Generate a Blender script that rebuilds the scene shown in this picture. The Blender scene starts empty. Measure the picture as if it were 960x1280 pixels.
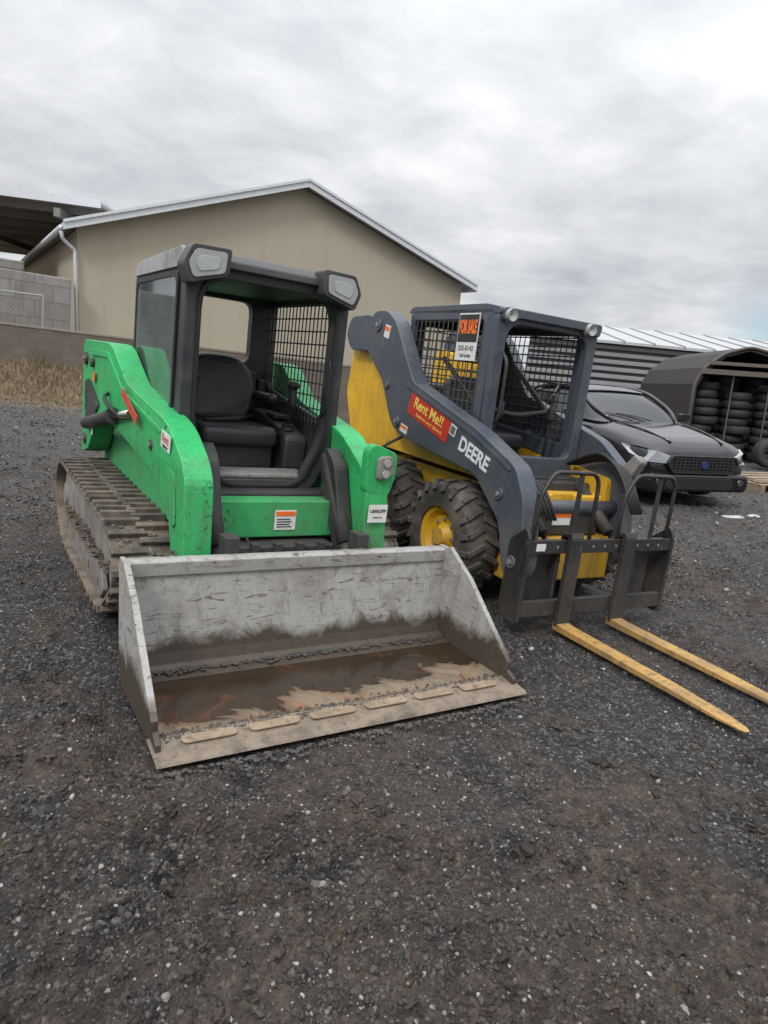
import bpy, bmesh, math, random
import numpy as np
from mathutils import Vector, Matrix
random.seed(4); rng=np.random.default_rng(7)
SC=bpy.context.scene
# ------------------------------------------------------------------ materials
def newmat(name):
    m=bpy.data.materials.new(name); m.use_nodes=True
    nt=m.node_tree; return m,nt,nt.nodes['Principled BSDF']
def N(nt,t,**k):
    n=nt.nodes.new(t)
    for a,b in k.items(): setattr(n,a,b)
    return n
def noise(nt,scale,detail=6,rough=.6,vec=None,dist=0):
    n=N(nt,'ShaderNodeTexNoise'); n.inputs['Scale'].default_value=scale; n.inputs['Detail'].default_value=detail
    n.inputs['Roughness'].default_value=rough; n.inputs['Distortion'].default_value=dist
    if vec is not None: nt.links.new(vec,n.inputs['Vector'])
    return n
def ramp(nt,src,stops):
    r=N(nt,'ShaderNodeValToRGB'); e=r.color_ramp.elements
    while len(e)<len(stops): e.new(.5)
    for i,(p,c) in enumerate(stops):
        e[i].position=p; e[i].color=(c,c,c,1) if not hasattr(c,'__len__') else (*c,1)
    nt.links.new(src,r.inputs[0]); return r
def mix(nt,f,a,b,mode='MIX'):
    m=N(nt,'ShaderNodeMix'); m.data_type='RGBA'; m.blend_type=mode
    for s,v in ((m.inputs[0],f),(m.inputs[6],a),(m.inputs[7],b)):
        if isinstance(v,bpy.types.NodeSocket): nt.links.new(v,s)
        elif hasattr(v,'__len__'): s.default_value=(*v,1)
        else: s.default_value=v
    return m.outputs[2]
def math_(nt,op,a,b=None,c=None,clamp=False):
    n=N(nt,'ShaderNodeMath',operation=op,use_clamp=clamp)
    for i,v in enumerate((a,b,c)):
        if v is None: continue
        if isinstance(v,bpy.types.NodeSocket): nt.links.new(v,n.inputs[i])
        else: n.inputs[i].default_value=v
    return n.outputs[0]
def maprange(nt,v,a,b,c=0,d=1):
    n=N(nt,'ShaderNodeMapRange'); nt.links.new(v,n.inputs[0])
    for i,x in enumerate((a,b,c,d)): n.inputs[i+1].default_value=x
    return n.outputs[0]
def mapping(nt,v,sc=(1,1,1),rot=(0,0,0)):
    mp=N(nt,'ShaderNodeMapping'); mp.inputs['Scale'].default_value=sc; mp.inputs['Rotation'].default_value=rot; nt.links.new(v,mp.inputs[0]); return mp.outputs[0]
def objc(nt):
    return N(nt,'ShaderNodeTexCoord').outputs['Object']
def bump(nt,p,h,strength=.3,dist=.01):
    b=N(nt,'ShaderNodeBump'); b.inputs['Strength'].default_value=strength; b.inputs['Distance'].default_value=dist
    nt.links.new(h,b.inputs['Height']); nt.links.new(b.outputs[0],p.inputs['Normal'])
def paint(name,col,dirt=(.13,.105,.08),amt=.35,rough=.42,scale=3.5,scr=None,metal=0,spec=.5,lowdirt=True,zdirt=.9):
    m,nt,p=newmat(name); v=objc(nt)
    n1=noise(nt,scale,8,.65,v); n2=noise(nt,scale*9,5,.7,v)
    r1=ramp(nt,n1.outputs[0],[(.42,0),(.70,1)])
    c0m=mix(nt,n2.outputs[0],tuple(x*.78 for x in col),tuple(min(1,x*1.18) for x in col))
    # vertical grime runs
    st=noise(nt,4,6,.65,mapping(nt,v,(5,5,.35))); rs=ramp(nt,st.outputs[0],[(.52,0),(.72,.8)])
    c0m=mix(nt,math_(nt,'MULTIPLY',rs.outputs[0],amt*1.3,clamp=True),c0m,tuple(x*.45 for x in dirt))
    fac=math_(nt,'MULTIPLY',r1.outputs[0],amt)
    if lowdirt:
        sep=N(nt,'ShaderNodeSeparateXYZ'); nt.links.new(v,sep.inputs[0])
        ml=math_(nt,'MULTIPLY',maprange(nt,sep.outputs[2],zdirt,.0,0,.95),n1.outputs[0])
        fac=math_(nt,'ADD',fac,ml,clamp=True)
    c1=mix(nt,fac,c0m,dirt)
    if scr:
        n3=noise(nt,scale*5,9,.8,mapping(nt,v,(1,2.5,.6)),1.2); r3=ramp(nt,n3.outputs[0],[(.585,0),(.61,1)])
        c1=mix(nt,r3.outputs[0],c1,scr)
    ge=N(nt,'ShaderNodeNewGeometry'); ew=math_(nt,'MULTIPLY',ramp(nt,ge.outputs['Pointiness'],[(.53,0),(.62,.7)]).outputs[0],n2.outputs[0])
    c1=mix(nt,ew,c1,tuple(.5*x+.09 for x in col))
    nt.links.new(c1,p.inputs['Base Color'])
    nt.links.new(maprange(nt,fac,0,1,rough,min(1,rough+.45)),p.inputs['Roughness'])
    p.inputs['Metallic'].default_value=metal; p.inputs['Specular IOR Level'].default_value=spec
    bump(nt,p,n2.outputs[0],.15,.004)
    return m
def flat(name,col,rough=.5,metal=0,spec=.5):
    m,nt,p=newmat(name); v=objc(nt); n=noise(nt,14,5,.6,v)
    nt.links.new(mix(nt,n.outputs[0],tuple(x*.75 for x in col),tuple(min(1,x*1.2) for x in col)),p.inputs['Base Color'])
    p.inputs['Roughness'].default_value=rough; p.inputs['Metallic'].default_value=metal; p.inputs['Specular IOR Level'].default_value=spec
    return m
def glass(name,tint=(.5,.56,.55),alpha=.45,rough=.04):
    m,nt,p=newmat(name); nt.nodes.remove(p)
    out=[n for n in nt.nodes if n.type=='OUTPUT_MATERIAL'][0]
    g=N(nt,'ShaderNodeBsdfGlossy'); g.inputs['Roughness'].default_value=rough; g.inputs['Color'].default_value=(.9,.95,.95,1)
    t=N(nt,'ShaderNodeBsdfTransparent'); t.inputs[0].default_value=(*tint,1)
    d=N(nt,'ShaderNodeBsdfDiffuse'); d.inputs[0].default_value=(.30,.37,.35,1)  # pale greenish reflection painted into the pane as diffuse colour
    fr=N(nt,'ShaderNodeFresnel'); fr.inputs[0].default_value=1.75
    m1=N(nt,'ShaderNodeMixShader'); nt.links.new(math_(nt,'MULTIPLY',noise(nt,3,6,.6,objc(nt)).outputs[0],alpha*2),m1.inputs[0]); nt.links.new(t.outputs[0],m1.inputs[1]); nt.links.new(d.outputs[0],m1.inputs[2])
    m2=N(nt,'ShaderNodeMixShader'); nt.links.new(fr.outputs[0],m2.inputs[0]); nt.links.new(m1.outputs[0],m2.inputs[1]); nt.links.new(g.outputs[0],m2.inputs[2])
    nt.links.new(m2.outputs[0],out.inputs[0]); return m
GREEN=paint('green_paint',(.022,.43,.125),dirt=(.10,.095,.065),amt=.34,rough=.42,scr=(.02,.045,.03),zdirt=1.05,spec=.4)
CABBLK=paint('cab_dark_paint',(.022,.024,.030),dirt=(.13,.115,.10),amt=.45,rough=.42)
BLACK=paint('black_paint',(.012,.012,.013),dirt=(.085,.072,.06),amt=.36,rough=.5)
CABGREY=paint('cab_grey_panel',(.36,.37,.37),amt=.45,rough=.5,scr=(.05,.05,.05))
DGREY=paint('slate_paint',(.052,.066,.090),dirt=(.15,.13,.11),amt=.34,rough=.38,scr=(.14,.14,.14))
YEL=paint('yellow_paint',(.76,.43,.012),dirt=(.14,.095,.05),amt=.30,rough=.4,scr=(.10,.07,.03),zdirt=.7)
FORKB=paint('carriage_black',(.010,.010,.012),dirt=(.06,.048,.038),amt=.4,rough=.45,scr=(.09,.07,.05),zdirt=.6)
FORKY=paint('fork_worn_yellow',(.46,.27,.07),dirt=(.18,.125,.075),amt=.95,rough=.5,scr=(.08,.05,.03),lowdirt=False)
MUDSTEEL=paint('muddy_steel',(.27,.26,.25),dirt=(.14,.118,.095),amt=.9,rough=.6)
CHROME=flat('chrome_rod',(.6,.6,.6),.18,1)
RUBBER=paint('tire_rubber',(.022,.021,.020),dirt=(.14,.118,.095),amt=.85,rough=.8,scale=5)
TRACKR=paint('track_rubber',(.04,.035,.03),dirt=(.20,.16,.12),amt=1.0,rough=.88,scale=7)
SEATM=flat('seat_vinyl',(.03,.03,.032),.45)
GLASS=glass('cab_glass',(.66,.72,.70),.24)
WHITE=flat('sticker_white',(.68,.68,.66),.4); RED=flat('sticker_red',(.50,.035,.02),.4); ORANGE=flat('sticker_orange',(.85,.16,.02),.4)
TXTW=flat('text_white',(.72,.73,.73),.4); TXTK=flat('text_black',(.02,.02,.02),.5); TXTY=flat('text_yellow',(.85,.6,.12),.4)
LENS=flat('lamp_lens',(.33,.34,.33),.12); CLOTH=flat('grip_black',(.02,.02,.02),.6)
# ------------------------------------------------------------------ mesh helpers
def link(o,parent=None):
    SC.collection.objects.link(o)
    if parent: o.parent=parent
    return o
def empty(name,loc,yaw=0,roll=0):
    e=bpy.data.objects.new(name,None); e.empty_display_size=.3; SC.collection.objects.link(e)
    e.location=loc
    e.rotation_mode='XYZ'; e.rotation_euler=(0,-roll,yaw); return e
def mk(name,verts,faces,mat,parent=None,bevel=0,smooth=False,seg=2,recalc=True):
    me=bpy.data.meshes.new(name); me.from_pydata([tuple(v) for v in verts],[],faces); 
    if recalc:
        bm=bmesh.new(); bm.from_mesh(me); bmesh.ops.recalc_face_normals(bm,faces=bm.faces); bm.to_mesh(me); bm.free()
    me.materials.append(mat)
    if smooth: me.polygons.foreach_set('use_smooth',[True]*len(me.polygons))
    o=bpy.data.objects.new(name,me); link(o,parent)
    if bevel:
        b=o.modifiers.new('b','BEVEL'); b.width=bevel; b.segments=seg; b.limit_method='ANGLE'; b.angle_limit=math.radians(35)
    return o
def box(name,par,x0,x1,y0,y1,z0,z1,mat,bevel=.004):
    v=[(x,y,z) for x in (x0,x1) for y in (y0,y1) for z in (z0,z1)]
    f=[(0,1,3,2),(4,6,7,5),(0,4,5,1),(2,3,7,6),(0,2,6,4),(1,5,7,3)]
    return mk(name,v,f,mat,par,bevel)
def prism(name,par,pts,t0,t1,mat,axis='x',bevel=.004,fx=None,smooth=False):
    n=len(pts); V=[]
    for t in (t0,t1):
        for a,b in pts:
            if axis=='x': q=[t,a,b]
            elif axis=='y': q=[a,t,b]
            else: q=[a,b,t]
            if fx: q[0]+=fx(q[1],q[2])
            V.append(q)
    F=[tuple(range(n)),tuple(range(2*n-1,n-1,-1))]+[(i,(i+1)%n,n+(i+1)%n,n+i) for i in range(n)]
    return mk(name,V,F,mat,par,bevel,smooth)
def rpoly(pts,rad,n=5):
    out=[];L=len(pts)
    for i in range(L):
        p=Vector(pts[i]);a=Vector(pts[i-1]);b=Vector(pts[(i+1)%L]); r=rad[i] if hasattr(rad,'__len__') else rad
        da=(a-p);db=(b-p); ra=min(r,da.length*.48); rb=min(r,db.length*.48)
        s=p+da.normalized()*ra; e=p+db.normalized()*rb
        for k in range(n+1):
            t=k/n; out.append(tuple(s*(1-t)**2+p*2*t*(1-t)+e*t*t))
    return out
def ring(name,par,outer,inner,t0,t1,mat,axis='y',bevel=.004):
    n=len(outer);V=[]
    for t in (t0,t1):
        for L in (outer,inner):
            for a,b in L: V.append([a,t,b] if axis=='y' else [t,a,b])
    F=[]
    for i in range(n):
        j=(i+1)%n
        F+=[(i,j,n+j,n+i),(2*n+i,3*n+i,3*n+j,2*n+j),(i,2*n+i,2*n+j,j),(n+i,n+j,3*n+j,3*n+i)]
    return mk(name,V,F,mat,par,bevel)
def tubes(name,par,segs,mat,sides=6,smooth=True):
    V=[];F=[]
    for s in segs:
        p0,p1,r=Vector(s[0]),Vector(s[1]),s[2]; r1=s[3] if len(s)>3 else r
        d=(p1-p0).normalized(); a=d.orthogonal().normalized(); b=d.cross(a); k=len(V)
        for p,rr in ((p0,r),(p1,r1)):
            for i in range(sides):
                an=2*math.pi*(i+.5)/sides; V.append(p+a*math.cos(an)*rr+b*math.sin(an)*rr)
        F+=[(k+i,k+(i+1)%sides,k+sides+(i+1)%sides,k+sides+i) for i in range(sides)]
        F+=[tuple(range(k+sides-1,k-1,-1)),tuple(range(k+sides,k+2*sides))]
    o=mk(name,V,F,mat,par,0,False)
    if smooth and sides>5:
        for p in o.data.polygons: p.use_smooth=len(p.vertices)==4
    return o
def pipe(name,par,pts,r,mat,sides=10,rad=.05):
    P=[Vector(p) for p in pts]; Q=[P[0]]
    for i in range(1,len(P)-1):
        a,b=P[i-1]-P[i],P[i+1]-P[i]; ra=min(rad,a.length*.45);rb=min(rad,b.length*.45)
        s=P[i]+a.normalized()*ra;e=P[i]+b.normalized()*rb
        for k in range(5):
            t=k/4; Q.append(s*(1-t)**2+P[i]*2*t*(1-t)+e*t*t)
    Q.append(P[-1]); V=[];F=[]
    for i,q in enumerate(Q):
        d=(Q[min(i+1,len(Q)-1)]-Q[max(i-1,0)]).normalized()
        if i==0: a=d.orthogonal().normalized()
        else: a=(a-d*a.dot(d)).normalized()
        b=d.cross(a)
        for k in range(sides):
            an=2*math.pi*(k+.5)/sides; V.append(q+a*math.cos(an)*r+b*math.sin(an)*r)
    for i in range(len(Q)-1):
        for k in range(sides): F.append((i*sides+k,i*sides+(k+1)%sides,(i+1)*sides+(k+1)%sides,(i+1)*sides+k))
    F.append(tuple(range(sides-1,-1,-1))); F.append(tuple(range((len(Q)-1)*sides,len(Q)*sides)))
    return mk(name,V,F,mat,par,0,True)
def lathe(name,par,prof,c,mat,n=40,axis='x',smooth=True):
    V=[];F=[];m=len(prof)
    for i in range(n):
        a=2*math.pi*i/n
        for t,r in prof:
            if axis=='x': V.append((c[0]+t,c[1]+r*math.cos(a),c[2]+r*math.sin(a)))
            elif axis=='z': V.append((c[0]+r*math.cos(a),c[1]+r*math.sin(a),c[2]+t))
            else: V.append((c[0]+r*math.cos(a),c[1]+t,c[2]+r*math.sin(a)))
    for i in range(n):
        j=(i+1)%n
        for k in range(m-1): F.append((i*m+k,i*m+k+1,j*m+k+1,j*m+k))
    o=mk(name,V,F,mat,par,0,False)
    if smooth:
        for p in o.data.polygons: p.use_smooth=True
        o.data.set_sharp_from_angle(angle=math.radians(35))
    return o
def boxes(name,par,items,mat,bevel=0):
    V=[];F=[]
    for c,hx,hy,hz in items:
        c,hx,hy,hz=map(Vector,(c,hx,hy,hz)); k=len(V)
        for sx in (-1,1):
            for sy in (-1,1):
                for sz in (-1,1): V.append(c+hx*sx+hy*sy+hz*sz)
        F+=[tuple(k+i for i in f) for f in [(0,1,3,2),(4,6,7,5),(0,4,5,1),(2,3,7,6),(0,2,6,4),(1,5,7,3)]]
    return mk(name,V,F,mat,par,bevel)
def text(name,par,s,size,mat,origin,xdir,ydir,sx=1,ext=.0008,bold=0):
    cu=bpy.data.curves.new(name,'FONT'); cu.body=s; cu.size=size; cu.extrude=ext; cu.offset=bold; cu.align_x='CENTER'; cu.align_y='CENTER'
    o=bpy.data.objects.new(name+'_t',cu); SC.collection.objects.link(o); dg=bpy.context.evaluated_depsgraph_get()
    me=bpy.data.meshes.new_from_object(o.evaluated_get(dg)); bpy.data.objects.remove(o)
    me.materials.clear(); me.materials.append(mat)
    x=Vector(xdir).normalized(); y=Vector(ydir); y=(y-x*y.dot(x)).normalized(); z=x.cross(y)
    M=Matrix(((x.x*sx,y.x,z.x,origin[0]),(x.y*sx,y.y,z.y,origin[1]),(x.z*sx,y.z,z.z,origin[2]),(0,0,0,1)))
    me.transform(M); ob=bpy.data.objects.new(name,me); return link(ob,par)
# ------------------------------------------------------------------ ground
def h2(ix,iy,s):
    n=(ix.astype(np.int64)*374761393+iy.astype(np.int64)*668265263+s*974711)&0xffffffff
    n=((n^(n>>13))*1274126177)&0xffffffff; n=n^(n>>16); return (n&0xffff)/65535.
def vn(x,y,s=0):
    ix=np.floor(x);iy=np.floor(y);fx=x-ix;fy=y-iy;fx=fx*fx*(3-2*fx);fy=fy*fy*(3-2*fy)
    a=h2(ix,iy,s);b=h2(ix+1,iy,s);c=h2(ix,iy+1,s);d=h2(ix+1,iy+1,s)
    return (a*(1-fx)+b*fx)*(1-fy)+(c*(1-fx)+d*fx)*fy-.5
def ss(a,b,x):
    t=np.clip((x-a)/(b-a),0,1); return t*t*(3-2*t)
A_O=(.046,2.629,.578);B_O=(1.423,4.221,.518)
def tl(O,x,y):
    dx=x-O[0];dy=y-O[1];c=math.cos(O[2]);s=math.sin(O[2]); return dx*c+dy*s,-dx*s+dy*c
def G(x,y):
    x=np.asarray(x,float);y=np.asarray(y,float)
    g=.055*np.log1p(np.exp(np.minimum((x-1.2)*2.5,60)))/2.5*ss(4.5,8.5,y)
    g=np.minimum(g,1.1+0*g)
    g=g+ .65*ss(15.2,17.3,y)*ss(-2,-6,x)
    return g
def H(x,y):
    x=np.asarray(x,float);y=np.asarray(y,float)
    lx,ly=tl(A_O,x,y); ina=ss(1.1,.9,np.abs(lx))*ss(-.2,-.02,ly)*ss(3.6,3.3,ly)
    bx,by=tl(B_O,x,y); inb=ss(.95,.75,np.abs(bx))*ss(-.15,0,by)*ss(2.6,2.3,by)
    lf=ss(.5,.35,np.abs(bx))*ss(-1.45,-1.3,by)*ss(.2,0,by)
    amp=1-.88*np.maximum(np.maximum(ina,inb),lf)
    near=ss(16,9,y)*ss(10,7,np.abs(x))
    fg=ss(3.0,1.5,y)
    wx=x+.05*vn(x/.15,y/.15,51)*2; wy=y+.05*vn(x/.15,y/.15,52)*2
    n=.055*vn(x/1.3,y/1.0,1)+(.045+.035*fg)*vn(wx/.40,wy/.34,2)
    c0=vn(wx/.19,wy/.17,13)+.5; c1=vn(wx/.10,wy/.09,3)+.5; c2=vn(wx/.048,wy/.048,4)+.5; c3=vn(x/.024,y/.024,5)+.5
    m=ss(-.15,.2,vn(x/.7+3,y/.6,8)+.25*fg)
    d=(.045*c0**2.5*fg+.062*c1**2.2+.040*c2**1.8+.014*c3)*(.28+.95*m)-.018*m
    y0=y-.10*x+.10*vn(x/.5,y/.5,9)
    rut=-.045*np.exp(-((y0-1.74)/.10)**2)+.042*np.exp(-((y0-1.93)/.07)**2)+.028*np.exp(-((y0-1.55)/.06)**2)-.03*np.exp(-((y-.05*x-1.25)/.09)**2)
    return G(x,y)+near*(amp*(n+d+rut*(.6+.8*c0))-.024)-(1-near)*.01
def axis(lo,hi,st,far,g=1.12):
    a=list(np.arange(lo,hi,st)); s=st;x=lo;L=[]
    while x>-far: s*=g; x-=s; L.append(x)
    s=st;x=a[-1];R=[]
    while x<far: s*=g if s<.05 or x>12 else 1.02;x+=s;R.append(x)
    return np.array(L[::-1]+a+R)
gx=axis(-2.4,4.2,.012,420); gy=axis(.6,5.4,.012,420)
X,Y=np.meshgrid(gx,gy); Z=H(X,Y)
nx,ny=len(gx),len(gy)
V=np.stack([X.ravel(),Y.ravel(),Z.ravel()],1)
idx=np.arange(nx*ny).reshape(ny,nx)
Q=np.stack([idx[:-1,:-1],idx[:-1,1:],idx[1:,1:],idx[1:,:-1]],-1).reshape(-1,4)
def bigmesh(name,V,Fc,mat,smooth):
    me=bpy.data.meshes.new(name); k=Fc.shape[1]
    me.vertices.add(len(V)); me.vertices.foreach_set('co',V.astype(np.float32).ravel())
    me.loops.add(Fc.size); me.loops.foreach_set('vertex_index',Fc.astype(np.int32).ravel())
    me.polygons.add(len(Fc)); me.polygons.foreach_set('loop_start',np.arange(0,Fc.size,k,dtype=np.int32))
    me.polygons.foreach_set('use_smooth',np.full(len(Fc),smooth)); me.update(calc_edges=True); me.materials.append(mat)
    o=bpy.data.objects.new(name,me); SC.collection.objects.link(o); return o
m,nt,p=newmat('gravel_soil'); v=objc(nt)
big=noise(nt,.55,6,.6,v,.4); med=noise(nt,3.2,7,.65,v); fine=noise(nt,60,6,.75,v); lump=noise(nt,14,7,.7,v)
vo=N(nt,'ShaderNodeTexVoronoi'); vo.inputs['Scale'].default_value=90; nt.links.new(v,vo.inputs['Vector'])
vo2=N(nt,'ShaderNodeTexVoronoi'); vo2.inputs['Scale'].default_value=38; nt.links.new(v,vo2.inputs['Vector'])
sp=N(nt,'ShaderNodeSeparateColor'); nt.links.new(vo.outputs['Color'],sp.inputs[0])
sp2=N(nt,'ShaderNodeSeparateColor'); nt.links.new(vo2.outputs['Color'],sp2.inputs[0])
stc=ramp(nt,sp.outputs[0],[(0,(.011,.010,.011)),(.5,(.027,.025,.026)),(.85,(.06,.056,.054)),(1,(.30,.28,.25))])
stc2=ramp(nt,sp2.outputs[0],[(0,(.014,.013,.014)),(.8,(.040,.037,.036)),(1,(.17,.155,.14))])
gm=mix(nt,.4,stc.outputs[0],stc2.outputs[0])
mudc=mix(nt,ramp(nt,lump.outputs[0],[(.3,0),(.7,1)]).outputs[0],(.028,.021,.017),(.145,.110,.082))
mudc=mix(nt,.28,mudc,gm)
mf=math_(nt,'ADD',big.outputs[0],med.outputs[0])
sepg=N(nt,'ShaderNodeSeparateXYZ'); nt.links.new(v,sepg.inputs[0])
mf2=math_(nt,'ADD',mf,maprange(nt,sepg.outputs[1],.9,3.2,.17,.0))
gc=mix(nt,maprange(nt,mf2,.99,1.12,0,.92),gm,mudc)
farc=mix(nt,ramp(nt,fine.outputs[0],[(.35,0),(.68,1)]).outputs[0],(.020,.019,.021),(.16,.152,.145)); farc=mix(nt,ramp(nt,med.outputs[0],[(.42,0),(.62,.8)]).outputs[0],farc,mix(nt,fine.outputs[0],(.065,.056,.048),(.17,.15,.125)))
gc=mix(nt,maprange(nt,sepg.outputs[1],5,10),gc,mix(nt,.35,farc,gm))
a2=math_(nt,'SUBTRACT',math_(nt,'MULTIPLY_ADD',med.outputs[0],7.,sepg.outputs[1]),3.5)
mdx=math_(nt,'MULTIPLY',maprange(nt,a2,12.6,15.6),maprange(nt,sepg.outputs[0],-1,-5))
gc=mix(nt,mdx,gc,mix(nt,fine.outputs[0],(.12,.095,.065),(.33,.26,.17)))
nt.links.new(gc,p.inputs['Base Color'])
rg=ramp(nt,med.outputs[0],[(.35,.42),(.6,.92)]); nt.links.new(rg.outputs[0],p.inputs['Roughness']); p.inputs['Specular IOR Level'].default_value=.4
hh=math_(nt,'ADD',math_(nt,'SUBTRACT',fine.outputs[0],vo.outputs['Distance']),math_(nt,'MULTIPLY',lump.outputs[0],1.6))
bump(nt,p,hh,1.0,.014)
ground=bigmesh('gravel_ground',V,Q,m,True)
bm=bmesh.new(); bmesh.ops.create_icosphere(bm,subdivisions=1,radius=1); bm.verts.ensure_lookup_table()
iv=np.array([v_.co[:] for v_ in bm.verts]); itf=np.array([[w.index for w in f.verts] for f in bm.faces]); bm.free()
bm=bmesh.new(); bmesh.ops.create_icosphere(bm,subdivisions=3,radius=1); bm.verts.ensure_lookup_table()
iv3=np.array([v_.co[:] for v_ in bm.verts]); itf3=np.array([[w.index for w in f.verts] for f in bm.faces]); bm.free()
def stone_arr(n,ylo,yhi,slo,shi,pw=1.0,sp_=2.6):
    yy=ylo+(yhi-ylo)*rng.random(n)**pw; xx=(rng.random(n)*1.5-.72)*(yy*.95+.9)+.05*yy
    lx,ly=tl(A_O,xx,yy); bx,by=tl(B_O,xx,yy)
    ok=~((np.abs(lx)<.92)&(ly>-.06)&(ly<.85)) & ~((np.abs(lx)<.86)&(ly>.8)&(ly<3.4)) & ~((np.abs(bx)<.8)&(by>-.05)&(by<2.4)) 
    keep=vn(xx/.6,yy/.6,21)+vn(xx/.2,yy/.2,22)*.6+rng.random(n)*.7>.05
    ok&=keep; xx=xx[ok];yy=yy[ok];k=len(xx)
    s=slo*(shi/slo)**(rng.random(k)**sp_)
    zz=H(xx,yy)+s*.12
    sc=np.stack([s*(.8+.5*rng.random(k)),s*(.7+.5*rng.random(k)),s*(.5+.5*rng.random(k))],1)
    vv=iv[None]*(1+.6*(rng.random((k,12,1))-.5))*sc[:,None]
    a=rng.random(k)*6.283;b=(rng.random(k)-.5)*1.6
    ca,sa,cb,sb=np.cos(a),np.sin(a),np.cos(b),np.sin(b)
    x1=vv[...,0];y1=vv[...,1]*cb[:,None]-vv[...,2]*sb[:,None];z1=vv[...,1]*sb[:,None]+vv[...,2]*cb[:,None]
    x2=x1*ca[:,None]-y1*sa[:,None]+xx[:,None];y2=x1*sa[:,None]+y1*ca[:,None]+yy[:,None];z2=z1+zz[:,None]
    return np.stack([x2,y2,z2],-1).reshape(-1,3)
m,nt,p=newmat('gravel_stone'); ge=N(nt,'ShaderNodeNewGeometry')
r=ramp(nt,ge.outputs['Random Per Island'],[(0,(.011,.010,.011)),(.45,(.027,.025,.026)),(.75,(.060,.054,.050)),(.90,(.13,.115,.10)),(.97,(.30,.28,.255)),(1,(.50,.48,.45))])
fn=noise(nt,120,4,.6,objc(nt)); nt.links.new(mix(nt,math_(nt,'MULTIPLY',fn.outputs[0],.75),r.outputs[0],(.040,.032,.027)),p.inputs['Base Color']); p.inputs['Roughness'].default_value=.65; bump(nt,p,fn.outputs[0],.3,.002)
AV=np.concatenate([stone_arr(130000,.75,5.0,.002,.009,1.3),stone_arr(6000,.8,6.5,.007,.017,1.2,3.5),stone_arr(50000,5.0,15,.006,.022,1.2)])
ks=len(AV)//12
gravel=bigmesh('gravel',AV,(itf[None]+12*np.arange(ks)[:,None,None]).reshape(-1,3),m,False)
# mud clods pushed up in the foreground, mostly sunk in: one mesh
Vs=[];Fs=[]
for k in range(420):
    y=.95+2.0*random.random()**1.3; x=(random.random()*1.4-.68)*(y*.95+.5)
    lx,ly=tl(A_O,np.array(x),np.array(y))
    if abs(lx)<.95 and -.1<ly<1: continue
    s=.007+.020*random.random()**3; o3=np.array([random.random()*50]*3)
    q=iv3; dsp=1+.75*vn(q[:,0]*1.9+o3[0],q[:,1]*1.9+q[:,2]*1.5,61)*2+.45*vn(q[:,0]*4.5+o3[0],q[:,1]*4.5+q[:,2]*4,62)*2
    q=q*dsp[:,None]*np.array([s*1.4,s,s*.7]); a=random.random()*6.3; ca,sa=math.cos(a),math.sin(a)
    q=np.stack([q[:,0]*ca-q[:,1]*sa,q[:,0]*sa+q[:,1]*ca,q[:,2]],1)+np.array([x,y,float(H(x,y))-s*.05]); Fs.append(itf3+len(iv3)*len(Vs)); Vs.append(q)
m,nt,p=newmat('mud_clod_soil'); v=objc(nt); a=noise(nt,70,7,.75,v); ge=N(nt,'ShaderNodeNewGeometry')
nt.links.new(mix(nt,ramp(nt,a.outputs[0],[(.35,0),(.65,1)]).outputs[0],(.018,.015,.013),mix(nt,ge.outputs['Random Per Island'],(.05,.041,.036),(.12,.093,.072))),p.inputs['Base Color']); p.inputs['Roughness'].default_value=.9; bump(nt,p,a.outputs[0],1.0,.008)
bigmesh('mud_clods',np.concatenate(Vs),np.concatenate(Fs),m,False)
# ------------------------------------------------------------------ track loader (green)
TL=empty('compact_track_loader',(A_O[0],A_O[1],0),A_O[2])
m,nt,p=newmat('bucket_paint'); v=objc(nt)
n1=noise(nt,4,9,.7,v,.6); n2=noise(nt,28,6,.7,v)
n3=noise(nt,5,9,.8,mapping(nt,v,(1.2,1,7)),1.5); n5=noise(nt,9,8,.75,mapping(nt,v,(3,3,.8)),.8)
c=mix(nt,n2.outputs[0],(.26,.257,.245),(.42,.415,.395))
c=mix(nt,ramp(nt,n1.outputs[0],[(.49,0),(.72,.85)]).outputs[0],c,(.16,.13,.10))
c=mix(nt,ramp(nt,n3.outputs[0],[(.57,0),(.60,.9)]).outputs[0],c,(.085,.052,.036))
c=mix(nt,ramp(nt,n5.outputs[0],[(.55,0),(.64,.65)]).outputs[0],c,(.12,.11,.095))
sz=N(nt,'ShaderNodeSeparateXYZ'); nt.links.new(v,sz.inputs[0])
mz=math_(nt,'MULTIPLY_ADD',n1.outputs[0],-.26,sz.outputs[2])
c=mix(nt,ramp(nt,mz,[(0.0,1),(.06,0)]).outputs[0],c,mix(nt,n2.outputs[0],(.028,.022,.018),(.095,.072,.05)))
nt.links.new(c,p.inputs['Base Color']); p.inputs['Roughness'].default_value=.55; bump(nt,p,n1.outputs[0],.4,.012); BUCK=m
m,nt,p=newmat('bucket_floor_rust'); v=objc(nt)
n1=noise(nt,2.6,9,.62,v,.5); n2=noise(nt,22,7,.75,v); n4=noise(nt,5,6,.6,v,1); n6=noise(nt,3,5,.55,v,.3)
c=mix(nt,n2.outputs[0],(.11,.085,.058),(.28,.215,.145))
sy=N(nt,'ShaderNodeSeparateXYZ'); nt.links.new(v,sy.inputs[0])
c=mix(nt,ramp(nt,n4.outputs[0],[(.50,0),(.62,.8)]).outputs[0],c,(.25,.09,.028))
wy=math_(nt,'MULTIPLY_ADD',n1.outputs[0],.95,sy.outputs[1])
wet=ramp(nt,wy,[(.745,0),(.765,1)]); damp=ramp(nt,wy,[(.66,0),(.75,.75)])
wetc=mix(nt,n6.outputs[0],(.010,.007,.005),(.055,.034,.020)); wetc=mix(nt,ramp(nt,n4.outputs[0],[(.56,0),(.68,.6)]).outputs[0],wetc,(.11,.045,.017))
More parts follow.
